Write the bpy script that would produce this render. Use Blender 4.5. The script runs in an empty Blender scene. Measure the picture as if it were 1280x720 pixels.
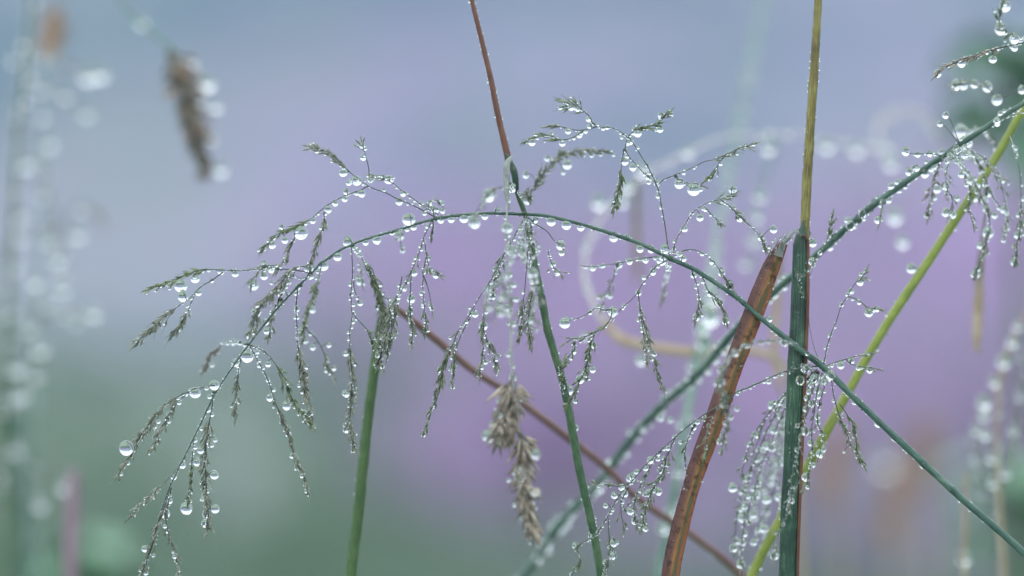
import bpy, bmesh, math, random
from mathutils import Vector, Matrix, noise
random.seed(7)
R = math.radians
sc = bpy.context.scene
COL = sc.collection

# ------------------------------------------------------------------ camera
W0, D0, CH = 0.160, 0.500, 0.36          # width of the frame at the focus distance, focus distance, lens height above the turf
K = W0 / 1280.0
cam = bpy.data.cameras.new('camera'); cam_o = bpy.data.objects.new('camera', cam); COL.objects.link(cam_o)
cam.sensor_width = 36.0; cam.lens = 36.0 * D0 / W0
cam.clip_start = 0.02; cam.clip_end = 6000
cam_o.location = (0, -D0, CH); cam_o.rotation_euler = (R(90), 0, 0)
cam.dof.use_dof = True; cam.dof.focus_distance = D0; cam.dof.aperture_fstop = 5.8
sc.camera = cam_o

# ------------------------------------------------------------------ sky and light (soft overcast after rain)
SUN_EL, SUN_AZ = R(48), R(200)
w = bpy.data.worlds.new("World"); sc.world = w; w.use_nodes = True
nt = w.node_tree; nt.nodes.clear()
def wn(t, **k):
    n = nt.nodes.new(t)
    for a, b in k.items(): setattr(n, a, b)
    return n
out = wn('ShaderNodeOutputWorld'); bg = wn('ShaderNodeBackground'); bg.inputs['Strength'].default_value = 0.10
sky = wn('ShaderNodeTexSky', sky_type='NISHITA', sun_disc=False, sun_elevation=SUN_EL, sun_rotation=SUN_AZ)
sky.dust_density = 3.0
hs = wn('ShaderNodeHueSaturation'); hs.inputs['Saturation'].default_value = 0.45
nt.links.new(sky.outputs[0], hs.inputs['Color'])
geo = wn('ShaderNodeTexCoord'); sep = wn('ShaderNodeSeparateXYZ'); nt.links.new(geo.outputs['Generated'], sep.inputs[0])
rmp = wn('ShaderNodeValToRGB')
rmp.color_ramp.elements[0].position = 0.0; rmp.color_ramp.elements[0].color = (0.64, 0.72, 0.80, 1)
rmp.color_ramp.elements[1].position = 0.75; rmp.color_ramp.elements[1].color = (0.92, 0.98, 1.0, 1)
nt.links.new(sep.outputs['Z'], rmp.inputs[0])
nz = wn('ShaderNodeTexNoise'); nz.inputs['Scale'].default_value = 3.0; nz.inputs['Detail'].default_value = 5
nt.links.new(geo.outputs['Generated'], nz.inputs['Vector'])
mr = wn('ShaderNodeMapRange'); mr.inputs['From Min'].default_value = .3; mr.inputs['From Max'].default_value = .7
mr.inputs['To Min'].default_value = 12.0; mr.inputs['To Max'].default_value = 19.0
nt.links.new(nz.outputs['Fac'], mr.inputs['Value'])
vm = wn('ShaderNodeVectorMath', operation='SCALE'); nt.links.new(rmp.outputs[0], vm.inputs[0]); nt.links.new(mr.outputs[0], vm.inputs['Scale'])
mx = wn('ShaderNodeMix', data_type='RGBA'); mx.inputs[0].default_value = 0.8
nt.links.new(hs.outputs[0], mx.inputs[6]); nt.links.new(vm.outputs[0], mx.inputs[7])
nt.links.new(mx.outputs[2], bg.inputs['Color']); nt.links.new(bg.outputs[0], out.inputs['Surface'])

sl = bpy.data.lights.new('sun', 'SUN'); sl.energy = 0.8; sl.angle = R(15); sl.color = (1, .97, .93)
so = bpy.data.objects.new('sun', sl); COL.objects.link(so)
dv = Vector((math.sin(SUN_AZ) * math.cos(SUN_EL), math.cos(SUN_AZ) * math.cos(SUN_EL), math.sin(SUN_EL)))
so.rotation_euler = dv.to_track_quat('Z', 'Y').to_euler(); so.location = (0, -3, 5)

vs = sc.view_settings; vs.view_transform = 'Standard'; vs.look = 'None'; vs.gamma = 1; vs.exposure = 0.36
vs.use_curve_mapping = False
cy = sc.cycles
cy.max_bounces = 12; cy.transmission_bounces = 10; cy.glossy_bounces = 4; cy.diffuse_bounces = 3; cy.volume_bounces = 1
cy.transparent_max_bounces = 12; cy.use_denoising = True
cy.caustics_refractive = True; cy.caustics_reflective = True; cy.sample_clamp_indirect = 6

# ------------------------------------------------------------------ materials
def mat(name):
    m = bpy.data.materials.new(name); m.use_nodes = True
    t = m.node_tree; return m, t, t.nodes['Principled BSDF']
def node(t, typ, **k):
    n = t.nodes.new(typ)
    for a, b in k.items(): setattr(n, a, b)
    return n
def ramp(t, src, cols):
    r = node(t, 'ShaderNodeValToRGB'); e = r.color_ramp.elements
    while len(e) < len(cols): e.new(0.5)
    for i, (p, c) in enumerate(cols): e[i].position = p; e[i].color = (*c, 1)
    t.links.new(src, r.inputs[0]); return r.outputs[0]

def plant_mat(name, cols, streak=(24, 5), rough=.38, coat=.5, blotch=260, trans=0.12):
    """Fibrous plant skin: long streaks along UV plus blotches in object space."""
    m, t, b = mat(name)
    uv = node(t, 'ShaderNodeUVMap'); mp = node(t, 'ShaderNodeMapping'); mp.inputs['Scale'].default_value = (streak[0], streak[1], 1)
    t.links.new(uv.outputs[0], mp.inputs[0])
    n1 = node(t, 'ShaderNodeTexNoise'); n1.inputs['Scale'].default_value = 1; n1.inputs['Detail'].default_value = 4
    t.links.new(mp.outputs[0], n1.inputs['Vector'])
    tc = node(t, 'ShaderNodeTexCoord'); n2 = node(t, 'ShaderNodeTexNoise'); n2.inputs['Scale'].default_value = blotch; n2.inputs['Detail'].default_value = 3
    t.links.new(tc.outputs['Object'], n2.inputs['Vector'])
    mm = node(t, 'ShaderNodeMath', operation='ADD'); t.links.new(n1.outputs['Fac'], mm.inputs[0]); t.links.new(n2.outputs['Fac'], mm.inputs[1])
    mh = node(t, 'ShaderNodeMath', operation='MULTIPLY'); mh.inputs[1].default_value = .5; t.links.new(mm.outputs[0], mh.inputs[0])
    c = ramp(t, mh.outputs[0], cols)
    t.links.new(c, b.inputs['Base Color'])
    b.inputs['Roughness'].default_value = rough; b.inputs['Coat Weight'].default_value = coat; b.inputs['Coat Roughness'].default_value = .12
    bp = node(t, 'ShaderNodeBump'); bp.inputs['Strength'].default_value = .8; bp.inputs['Distance'].default_value = .0003
    t.links.new(n1.outputs['Fac'], bp.inputs['Height']); t.links.new(bp.outputs[0], b.inputs['Normal'])
    b.inputs['Subsurface Weight'].default_value = 0
    if trans:
        tr = node(t, 'ShaderNodeBsdfTranslucent'); t.links.new(c, tr.inputs['Color'])
        ms = node(t, 'ShaderNodeMixShader'); ms.inputs[0].default_value = trans
        o = t.nodes['Material Output']
        t.links.new(b.outputs[0], ms.inputs[1]); t.links.new(tr.outputs[0], ms.inputs[2]); t.links.new(ms.outputs[0], o.inputs['Surface'])
    return m
M = {}
M['green'] = plant_mat('stem_green', [(.38, (.020, .060, .030)), (.5, (.045, .120, .050)), (.62, (.11, .20, .09))])
M['teal'] = plant_mat('stem_bluish_green', [(.38, (.026, .085, .068)), (.5, (.060, .15, .115)), (.62, (.14, .24, .18))])
M['darkgreen'] = plant_mat('sheath_dark_green', [(.38, (.006, .028, .02)), (.5, (.02, .07, .045)), (.62, (.07, .16, .095))], streak=(44, 2))
M['olive'] = plant_mat('stem_olive', [(.38, (.10, .07, .02)), (.5, (.22, .19, .04)), (.62, (.33, .32, .10))], streak=(26, 3))
M['lime'] = plant_mat('stem_lime', [(.33, (.17, .25, .035)), (.5, (.26, .34, .05)), (.66, (.36, .43, .10))], streak=(22, 4))
M['midgreen'] = plant_mat('stem_mid_green', [(.33, (.035, .09, .025)), (.5, (.065, .14, .04)), (.66, (.12, .20, .07))])
M['red'] = plant_mat('stem_reddish', [(.33, (.10, .035, .022)), (.5, (.18, .065, .038)), (.66, (.24, .13, .07))])
M['brownred'] = plant_mat('stem_brown_red', [(.33, (.10, .045, .04)), (.5, (.17, .085, .07)), (.66, (.24, .14, .11))])
M['twig'] = plant_mat('twig_hair_thin', [(.35, (.03, .055, .045)), (.5, (.08, .12, .10)), (.65, (.20, .21, .19))], coat=.8, rough=.3)
M['straw'] = plant_mat('dry_straw', [(.33, (.34, .25, .15)), (.5, (.50, .40, .27)), (.66, (.62, .54, .42))], rough=.5)
M['paletan'] = plant_mat('dry_pale_blade', [(.33, (.48, .44, .42)), (.5, (.62, .60, .58)), (.66, (.74, .74, .76))], rough=.45)
M['membrane'] = plant_mat('dry_membrane', [(.33, (.40, .44, .42)), (.5, (.58, .62, .60)), (.66, (.75, .78, .78))], rough=.3, trans=.45)
M['mauve'] = plant_mat('mauve_stalk', [(.33, (.24, .16, .20)), (.5, (.30, .20, .26)), (.66, (.38, .27, .34))])
M['palegreen'] = plant_mat('pale_green_stalk', [(.33, (.13, .25, .20)), (.5, (.20, .34, .28)), (.66, (.30, .45, .38))])
M['seed'] = plant_mat('seed_grey_green', [(.33, (.07, .08, .05)), (.40, (.24, .28, .20)), (.50, (.46, .50, .40)), (.60, (.66, .68, .62)), (.70, (.30, .23, .23))], streak=(6, 2), blotch=900, coat=.8, rough=.22, trans=.55)
M['seedgreen'] = plant_mat('seed_green', [(.34, (.06, .10, .04)), (.43, (.20, .29, .13)), (.53,(.40,.49,.30)), (.64, (.60, .64, .52))], streak=(6, 2), blotch=900, coat=.8, rough=.22, trans=.55)
M['seedbrown'] = plant_mat('seed_brown', [(.34, (.09, .075, .06)), (.45, (.24, .20, .155)), (.55, (.40, .35, .28)), (.66, (.60, .55, .47))], streak=(6, 2), blotch=700, coat=.5, rough=.4)
M['seeddark'] = plant_mat('seed_dark', [(.34, (.07, .065, .05)), (.5, (.15, .145, .115)), (.66, (.28, .26, .21))], streak=(6, 2), blotch=500)
M['seedtan'] = plant_mat('seed_tan', [(.34, (.20, .12, .07)), (.5, (.36, .24, .16)), (.66, (.50, .38, .28))], streak=(6, 2), blotch=500)
M['leaf'] = plant_mat('broad_leaf_green', [(.33, (.10, .26, .15)), (.5, (.14, .34, .20)), (.66, (.20, .42, .26))], streak=(5, 14), blotch=60)

# folded blade, red margins, olive and green stripes along it (colour by position across the blade)
m, t, b = mat('blade_red_striped'); M['blade'] = m
uv = node(t, 'ShaderNodeUVMap'); mp = node(t, 'ShaderNodeMapping'); mp.inputs['Scale'].default_value = (26, 2.2, 1)
t.links.new(uv.outputs[0], mp.inputs[0])
n1 = node(t, 'ShaderNodeTexNoise'); n1.inputs['Scale'].default_value = 1; n1.inputs['Detail'].default_value = 5; t.links.new(mp.outputs[0], n1.inputs['Vector'])
sx = node(t, 'ShaderNodeSeparateXYZ'); t.links.new(uv.outputs[0], sx.inputs[0])
ad = node(t, 'ShaderNodeMath', operation='MULTIPLY_ADD'); ad.inputs[1].default_value = .55; t.links.new(n1.outputs['Fac'], ad.inputs[0]); t.links.new(sx.outputs['X'], ad.inputs[2])
c = ramp(t, ad.outputs[0], [(.22, (.14, .045, .025)), (.34, (.31, .10, .04)), (.46, (.20, .09, .035)), (.56, (.07, .09, .035)), (.66, (.12, .09, .04)), (.74, (.34, .15, .05)), (.84,(.16,.075,.04)), (1.0, (.10, .04, .035))])
tcb = node(t, 'ShaderNodeTexCoord'); sk = node(t, 'ShaderNodeTexNoise'); sk.inputs['Scale'].default_value = 700; sk.inputs['Detail'].default_value = 6; sk.inputs['Roughness'].default_value = .7
t.links.new(tcb.outputs['Object'], sk.inputs['Vector'])
skr = ramp(t, sk.outputs['Fac'], [(.36, (.35, .30, .28)), (.47, (1, 1, 1)), (.60, (1, 1, 1)), (.72, (1.0, .85, .7))])
mxb = node(t, 'ShaderNodeMix', data_type='RGBA', blend_type='MULTIPLY'); mxb.inputs[0].default_value = 1
t.links.new(c, mxb.inputs[6]); t.links.new(skr, mxb.inputs[7])
t.links.new(mxb.outputs[2], b.inputs['Base Color']); b.inputs['Roughness'].default_value = .55; b.inputs['Coat Weight'].default_value = .2
bp = node(t, 'ShaderNodeBump'); bp.inputs['Strength'].default_value = .5; bp.inputs['Distance'].default_value = .0003
t.links.new(n1.outputs['Fac'], bp.inputs['Height']); t.links.new(bp.outputs[0], b.inputs['Normal'])

m = bpy.data.materials.new('water'); m.use_nodes = True; t = m.node_tree; t.nodes.remove(t.nodes['Principled BSDF'])
g = node(t, 'ShaderNodeBsdfGlass'); g.inputs['IOR'].default_value = 1.333; g.inputs['Roughness'].default_value = 0.0; g.inputs['Color'].default_value = (.985, 1, 1, 1)
t.links.new(g.outputs[0], t.nodes['Material Output'].inputs['Surface']); M['water'] = m

# ------------------------------------------------------------------ helpers
def P(px, py, d=0.0):
    s = (D0 + d) / D0
    return Vector(((px - 640) * K * s, d, CH + (360 - py) * K * s))
def sc_at(y): return K * (D0 + y) / D0
GROUND_PY = 360 + CH / K          # where the turf lies for a stem at the focus distance
def tag(o, label=None, cat=None, group=None, kind=None):
    if label: o['label'] = label
    if cat: o['category'] = cat
    if group: o['group'] = group
    if kind: o['kind'] = kind
    return o
def link_mesh(name, bm, material, parent=None, origin=None, smooth=True):
    me = bpy.data.meshes.new(name)
    if origin is not None: bmesh.ops.translate(bm, vec=-origin, verts=bm.verts)
    bm.to_mesh(me); bm.free()
    if smooth: me.polygons.foreach_set('use_smooth', [True] * len(me.polygons))
    me.materials.append(M[material] if isinstance(material, str) else material)
    o = bpy.data.objects.new(name, me); COL.objects.link(o)
    if parent is not None:
        o.parent = parent
        if origin is None: o.location = -parent.location if parent.parent is None else (0, 0, 0)
    if origin is not None: o.location = origin
    return o
def thing(name, label, cat, base, group=None):
    o = bpy.data.objects.new(name, None); COL.objects.link(o); o.location = base; o.empty_display_size = .01
    return tag(o, label, cat, group)

def catmull(pts, step):
    """pts: list of (Vector, radius). Smooth resampling, about one sample every STEP metres."""
    res = []
    n = len(pts)
    for i in range(n - 1):
        p0 = pts[max(i - 1, 0)]; p1 = pts[i]; p2 = pts[i + 1]; p3 = pts[min(i + 2, n - 1)]
        L = (p2[0] - p1[0]).length; k = max(1, min(60, int(L / step)))
        m1 = (p2[0] - p0[0]) * .5; m2 = (p3[0] - p1[0]) * .5
        l1, l2 = m1.length, m2.length
        if l1 > L * 1.2: m1 *= L * 1.2 / l1
        if l2 > L * 1.2: m2 *= L * 1.2 / l2
        for j in range(k):
            t = j / k; a = 2*t**3 - 3*t*t + 1; b_ = t**3 - 2*t*t + t; c_ = -2*t**3 + 3*t*t; d_ = t**3 - t*t
            res.append((p1[0]*a + m1*b_ + p2[0]*c_ + m2*d_, p1[1] + (p2[1] - p1[1]) * t, i + t))
    res.append((pts[-1][0], pts[-1][1], float(n - 1)))
    return res
def frames(cs):
    out = []; up = None
    for i, c in enumerate(cs):
        a = cs[max(i - 1, 0)][0]; b = cs[min(i + 1, len(cs) - 1)][0]
        tg = (b - a).normalized() if (b - a).length > 1e-12 else Vector((0, 0, 1))
        if up is None:
            up = Vector((0, -1, 0)) - tg * tg.dot(Vector((0, -1, 0)))
            if up.length < 1e-4: up = tg.orthogonal()
        else: up = up - tg * tg.dot(up)
        up.normalize(); out.append((tg, up.copy(), tg.cross(up)))
    return out
def tube(bm, cs, sides=8, flat=1.0, rough=0.06, lump=900, cap=True):
    uvl = bm.loops.layers.uv.verify(); fr = frames(cs); rings = []; v = 0
    for i, c in enumerate(cs):
        tg, up, sd = fr[i]; ring = []
        for k in range(sides):
            a = 2 * math.pi * k / sides
            r = c[1] * (1 + rough * 2 * noise.noise(c[0] * lump + Vector((math.cos(a), math.sin(a), 0)) * .8))
            ring.append(bm.verts.new(c[0] + sd * (math.sin(a) * r) + up * (math.cos(a) * r * flat)))
        rings.append(ring)
    vv = 0
    for i in range(len(rings) - 1):
        L = (cs[i+1][0] - cs[i][0]).length * 100
        for k in range(sides):
            f = bm.faces.new((rings[i][k], rings[i][(k+1) % sides], rings[i+1][(k+1) % sides], rings[i+1][k]))
            for lp, (uu, vx) in zip(f.loops, ((k, vv), (k+1, vv), (k+1, vv+L), (k, vv+L))): lp[uvl].uv = (uu / sides, vx)
        vv += L
    if cap:
        bm.faces.new(list(reversed(rings[0]))); bm.faces.new(rings[-1])
def glume(bm, base, d, L, wd, bend, sides=5):
    """A pointed boat-shaped husk."""
    uvl = bm.loops.layers.uv.verify()
    d = d.normalized(); up = d.orthogonal().normalized(); sd = d.cross(up); rings = []
    prof = ((0, .25), (.18, .8), (.42, 1), (.7, .62), (.9, .22))
    for t, r in prof:
        c = base + d * (L * t) + bend * (t * t * L)
        rings.append([bm.verts.new(c + (up * math.cos(2*math.pi*k/sides) + sd * (.75 * math.sin(2*math.pi*k/sides))) * (r * wd * .5)) for k in range(sides)])
    tip = bm.verts.new(base + d * L * 1.06 + bend * L)
    off = random.random() * 9
    for i in range(len(rings) - 1):
        for k in range(sides):
            f = bm.faces.new((rings[i][k], rings[i][(k+1) % sides], rings[i+1][(k+1) % sides], rings[i+1][k]))
            for lp, uvv in zip(f.loops, ((k, i), (k+1, i), (k+1, i+1), (k, i+1))): lp[uvl].uv = (uvv[0]/sides + off, uvv[1]*.25 + off)
    for k in range(sides):
        f = bm.faces.new((rings[-1][k], rings[-1][(k+1) % sides], tip))
        for lp in f.loops: lp[uvl].uv = (off + k/sides, off + 1)
def rnd_perp(tg):
    a = random.random() * 2 * math.pi; up = tg.orthogonal().normalized()
    return up * math.cos(a) + tg.cross(up) * math.sin(a)

BEADS = []            # (centre, radius) of the uncountable fine spray
CARRIERS = []         # (phrase, [(px, py, depth)...], thing) the paths that drops hang on
BGRID = {}
def bead(p, r):
    """Keeps beads from running into each other, as water would merge."""
    c = 8 * K; kx, ky, kz = int(p.x // c), int(p.y // c), int(p.z // c)
    for a in (-1, 0, 1):
        for b2 in (-1, 0, 1):
            for d2 in (-1, 0, 1):
                for q, rq in BGRID.get((kx + a, ky + b2, kz + d2), ()):
                    if (q - p).length < (r + rq) * .93: return
    BGRID.setdefault((kx, ky, kz), []).append((p, r)); BEADS.append((p, r))
def seed_head(parent, cs, i0, i1, kind='seed', spread=1.0, dens=1.0, size=1.0, wet=0.5):
    """Spikelets set alternately round a stretch of twig, all in one mesh."""
    bm = bmesh.new(); fr = frames(cs); k = sc_at(cs[0][0].y)
    acc = 0; idx = [i for i, c in enumerate(cs) if i0 <= c[2] <= i1]
    step = 3.3 * K / dens
    for n_, i in enumerate(idx[:-1]):
        a, b_ = cs[i][0], cs[i+1][0]; L = (b_ - a).length; acc += L
        while acc > step:
            acc -= step
            tg = fr[i][0]; per = rnd_perp(tg); per.y *= .7
            f = n_ / max(1, len(idx) - 1)
            ang = R(random.uniform(10, 46)) * spread ** .6
            d = (tg * math.cos(ang) + per * math.sin(ang)); d.z -= .18; d.normalize()
            base = a.lerp(b_, random.random()) + per * (.8 * K)
            stalk = random.uniform(1, 8) * K * spread * (1 - .5 * f)
            p2 = base + d * stalk
            tube(bm, [(base, .45*K, 0), (p2, .45*K, 1)], 3, rough=0, cap=False)
            L2 = random.uniform(7, 16) * K * size * (1 - .25 * f)
            wd = random.uniform(1.7, 3.3) * K * size
            q = rnd_perp(d) * .17
            glume(bm, p2, d + q, L2, wd, rnd_perp(d) * .07)
            if random.random() < .7: glume(bm, p2, d - q * 1.4, L2 * .86, wd * .8, rnd_perp(d) * .07)
            if random.random() < .28:
                hp = p2 + d * L2; tube(bm, [(hp, .25*K, 0), (hp + (d + q) * random.uniform(4, 10) * K, .10*K, 1)], 3, rough=0, cap=False)
            for _ in range((random.random() < wet * 2.2) + (random.random() < wet)):
                bead(p2 + d * (L2 * random.random()) + rnd_perp(d) * wd * .6, (.5 + 3.1 * random.random() ** 2.2) * K)
    # the tip
    tg = fr[idx[-1]][0]
    glume(bm, cs[idx[-1]][0], tg, 13 * K * size, 2.6 * K * size, rnd_perp(tg) * .05)
    return link_mesh('seed_head', bm, kind, parent)

def path(pts, d=0.0, r=(1, .5), ground=False):
    """pts: (px, py[, depth[, radius px]]) -> catmull samples in metres."""
    n = len(pts); res = []
    for i, p in enumerate(pts):
        dd = p[2] if len(p) > 2 and p[2] is not None else d
        f = i / max(1, n - 1); rr = p[3] if len(p) > 3 else r[0] + (r[1] - r[0]) * f
        res.append((P(p[0], p[1], dd), rr * sc_at(dd)))
    return res
def base_at(px, d):            # a point on the turf
    v = P(px, 0, d); v.z = 0.004; return v

class Grass:
    def __init__(s, name, label, cat, base, group=None):
        s.o = thing(name, label, cat, base, group); s.o.name = name
    def stem(s, pts, mat_, r=(4, 4), d=0.0, name='stem', phrase=None, base=None, sides=12, flat=1.0, beads=.16, rough=.06, sections=None, bmax=1.3):
        q = path(pts, d, r)
        if base is not None: q.append((base, q[-1][1]))
        cs = catmull(q, 6 * K)
        cs = [(c[0] + noise.noise_vector(c[0] * 45) * (1.6 * K) + noise.noise_vector(c[0] * 220) * (.35 * K), c[1] * (1 + .10 * noise.noise(c[0] * 90)), c[2]) for c in cs]
        bm = bmesh.new(); tube(bm, cs, sides, flat, rough)
        o = link_mesh(name, bm, mat_, s.o)
        if sections:
            for a, b_, ph in sections: CARRIERS.append((ph, [c[0] for c in cs if a <= c[2] <= b_], s.o))
        elif phrase: CARRIERS.append((phrase, [c[0] for c in cs], s.o))
        s.spray(cs, beads, bmax)
        return cs, o
    def spray(s, cs, p, bmax, bmin=.45):
        fr = frames(cs); p0 = p; off = random.random() * 50
        for i in range(len(cs) - 1):
            c = cs[i][0]
            if abs(c.z - CH) > .055 * (1 + c.y * 2) or abs(c.x) > .09 * (1 + c.y * 2): continue
            p = p0 * max(.08, min(2.4, 1 + 3.0 * noise.noise(c * 170 + Vector((off, 0, 0)))))      # clusters and dry gaps
            L = (cs[i+1][0] - c).length / K; n_ = L * p; n_ = int(n_) + (random.random() < n_ % 1)
            for _ in range(n_):
                if cs[i][1] > 1.7 * sc_at(c.y): bmin_ = max(bmin, .6)
                else: bmin_ = bmin
                r = (random.uniform(bmin_, max(bmin, bmax * .6)) if random.random() < .68 else random.uniform(bmax * .7, bmax * 1.35)) * K
                pr = rnd_perp(fr[i][0]); pr.z -= .3; pr.normalize()
                bead(c.lerp(cs[i+1][0], random.random()) + pr * (cs[i][1] + r * .55), r)
    def branch(s, phrase, pts, d=0.0, r=(1.1, .55), heads=(), beads=.50, bmax=2.3, mat_='twig', bmin=.45):
        cs = catmull(path(pts, d, (r[0] * .72, r[1] * .72) if r[0] < 2 else r), 3.2 * K)
        # real twigs are never perfectly smooth
        cs = [(c[0] + noise.noise_vector(c[0] * 260) * (1.1 * K), c[1], c[2]) for c in cs]
        bm = bmesh.new(); tube(bm, cs, 5, 1, .12, 1500)
        o = link_mesh('branch', bm, mat_, s.o)
        if phrase: CARRIERS.append((phrase, [c[0] for c in cs], s.o))
        s.spray(cs, beads, bmax, bmin)
        for h in heads:
            seed_head(o, cs, *h[:2], **(h[2] if len(h) > 2 else {}))
        return o
E = 99
def H(i0=0, i1=E, **k): return (i0, i1, k)

# ------------------------------------------------------------------ ground, hillside, heather
PROF = [(-2000, 0), (3.5, 0), (5, .02), (8, .14), (14, .40), (25, .95), (45, 2.3), (80, 5.6), (140, 15), (220, 33), (330, 47), (520, 50), (900, 46), (2000, 40)]
def hz(x, y):
    for (a, za), (b_, zb) in zip(PROF, PROF[1:]):
        if y <= b_:
            t = (y - a) / (b_ - a); t = max(0, min(1, t)); z = za + (zb - za) * t; break
    else: z = PROF[-1][1]
    dist = math.hypot(x, y)
    amp = min(1, max(0, (dist - 4) / 60))
    return z + amp * (noise.noise(Vector((x, y, 0)) * .02) * 3 + noise.noise(Vector((x, y, 3)) * .1) * .5) + (.02 * noise.noise(Vector((x * 2, y * 2, 1))) if dist > 1.5 else 0)
bm = bmesh.new()
def axis(lim, n_, p): return [math.copysign(abs(t) ** p * lim, t) for t in [i / n_ * 2 - 1 for i in range(n_ + 1)]]
xs = axis(1500, 110, 3.2); ys = axis(1500, 150, 3.2)
gv = [[bm.verts.new((x, y, hz(x, y))) for x in xs] for y in ys]
for j in range(len(ys) - 1):
    for i in range(len(xs) - 1): bm.faces.new((gv[j][i], gv[j][i+1], gv[j+1][i+1], gv[j+1][i]))
m, t, b = mat('moorland'); M['moor'] = m
tc = node(t, 'ShaderNodeTexCoord'); sp = node(t, 'ShaderNodeSeparateXYZ'); t.links.new(tc.outputs['Object'], sp.inputs[0])
def nzz(scale, det=4, rough=.55):
    n = node(t, 'ShaderNodeTexNoise'); n.inputs['Scale'].default_value = scale; n.inputs['Detail'].default_value = det; n.inputs['Roughness'].default_value = rough
    t.links.new(tc.outputs['Object'], n.inputs['Vector']); return n.outputs['Fac']
def mixc(f, a, b_):
    n = node(t, 'ShaderNodeMix', data_type='RGBA')
    if isinstance(f, float): n.inputs[0].default_value = f
    else: t.links.new(f, n.inputs[0])
    for s_, v in ((6, a), (7, b_)):
        if isinstance(v, tuple): n.inputs[s_].default_value = (*v, 1)
        else: t.links.new(v, n.inputs[s_])
    return n.outputs[2]
def mapr(src, a, b_, c_=0, d_=1):
    n = node(t, 'ShaderNodeMapRange', interpolation_type='SMOOTHSTEP'); n.inputs['From Min'].default_value = a; n.inputs['From Max'].default_value = b_
    n.inputs['To Min'].default_value = c_; n.inputs['To Max'].default_value = d_; t.links.new(src, n.inputs['Value']); return n.outputs[0]
def mul(a, b_, op='MULTIPLY'):
    n = node(t, 'ShaderNodeMath', operation=op)
    for i_, v in enumerate((a, b_)):
        if isinstance(v, (int, float)): n.inputs[i_].default_value = v
        else: t.links.new(v, n.inputs[i_])
    return n.outputs[0]
GRASS, GRASS2 = (.165, .235, .175), (.175, .20, .225)
HEATH, HEATH2 = (.27, .20, .39), (.165, .195, .275)
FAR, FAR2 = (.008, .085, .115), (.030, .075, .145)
def strips(sx_, sy_, det=2):
    mp_ = node(t, 'ShaderNodeMapping'); mp_.inputs['Scale'].default_value = (sx_, sy_, .3); t.links.new(tc.outputs['Object'], mp_.inputs[0])
    n = node(t, 'ShaderNodeTexNoise'); n.inputs['Scale'].default_value = 1; n.inputs['Detail'].default_value = det
    t.links.new(mp_.outputs[0], n.inputs['Vector']); return n.outputs['Fac']
grass = mixc(mapr(strips(1.1, .25), .40, .60), GRASS, GRASS2)
heath = mixc(mapr(strips(.8, .07), .42, .60), HEATH, HEATH2)
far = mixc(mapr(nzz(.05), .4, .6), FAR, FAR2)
ratio = mul(sp.outputs['X'], sp.outputs['Y'], 'DIVIDE')
bank = mapr(ratio, -.14, -.01, .62, 1)          # a grassy bank that widens away from the viewer
hm = mul(mul(mapr(sp.outputs['Y'], 3.8, 10), mapr(strips(.55, .06), .36, .56, .35, 1)), bank)
c1 = mixc(hm, grass, heath)
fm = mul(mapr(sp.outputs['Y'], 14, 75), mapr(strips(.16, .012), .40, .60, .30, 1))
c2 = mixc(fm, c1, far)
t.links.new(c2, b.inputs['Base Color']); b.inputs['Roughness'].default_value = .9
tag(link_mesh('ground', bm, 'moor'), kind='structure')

m, t, b = mat('heather_flowers'); M['heather'] = m
oi = node(t, 'ShaderNodeTexCoord'); n_ = node(t, 'ShaderNodeTexNoise'); n_.inputs['Scale'].default_value = 1.3; t.links.new(oi.outputs['Object'], n_.inputs['Vector'])
t.links.new(ramp(t, n_.outputs['Fac'], [(.35, (.24, .29, .31)), (.45, (.34, .31, .43)), (.6, (.47, .33, .58))]), b.inputs['Base Color']); b.inputs['Roughness'].default_value = .8
m, t, b = mat('turf_blades'); M['turf'] = m
oi = node(t, 'ShaderNodeTexCoord'); n_ = node(t, 'ShaderNodeTexNoise'); n_.inputs['Scale'].default_value = 2; t.links.new(oi.outputs['Object'], n_.inputs['Vector'])
t.links.new(ramp(t, n_.outputs['Fac'], [(.35, (.10, .18, .12)), (.5, (.15, .25, .18)), (.65, (.24, .30, .28))]), b.inputs['Base Color']); b.inputs['Roughness'].default_value = .7
def tufts(name, material, n_, y0, y1, hgt, spikes, wid, label, cat, clumps=()):
    rg = random.Random(n_); bm = bmesh.new()
    spots = []
    for _ in range(n_):
        y = y0 * (y1 / y0) ** rg.random(); spots.append((rg.uniform(-.42, .42) * y, y, hgt * rg.uniform(.6, 1.3)))
    for cx_, cy_, rad_, h_, k_ in clumps:
        for _ in range(k_):
            a = rg.random() * 6.28; q = rad_ * math.sqrt(rg.random()); spots.append((cx_ + math.cos(a) * q, cy_ + math.sin(a) * q, h_ * rg.uniform(.75, 1.15) * (1 - .5 * (q / rad_) ** 2)))
    for x, y, hgt_ in spots:
        if name == 'heather' and x / y < -.03 - .05 * rg.random(): continue        # the bank beside it is grass
        for _ in range(spikes):
            a = rg.random() * 6.28; sp_ = rg.random() * hgt * .8
            bx, by = x + math.cos(a) * sp_, y + math.sin(a) * sp_; z = hz(bx, by) - .01
            lean = Vector((math.cos(a), math.sin(a), 0)) * hgt_ * rg.uniform(.05, .45); sd = Vector((-math.sin(a + 1), math.cos(a + 1), 0)) * wid * rg.uniform(.6, 1.3)
            p = Vector((bx, by, z)); h_ = hgt_ * rg.uniform(.6, 1.1)
            v = [bm.verts.new(p - sd), bm.verts.new(p + sd), bm.verts.new(p + lean * .4 + sd + Vector((0, 0, h_ * .6))), bm.verts.new(p + lean + Vector((0, 0, h_))), bm.verts.new(p + lean * .4 - sd + Vector((0, 0, h_ * .6)))]
            bm.faces.new(v)
    return tag(link_mesh(name, bm, material, smooth=False), label, cat, kind='stuff')
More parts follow.
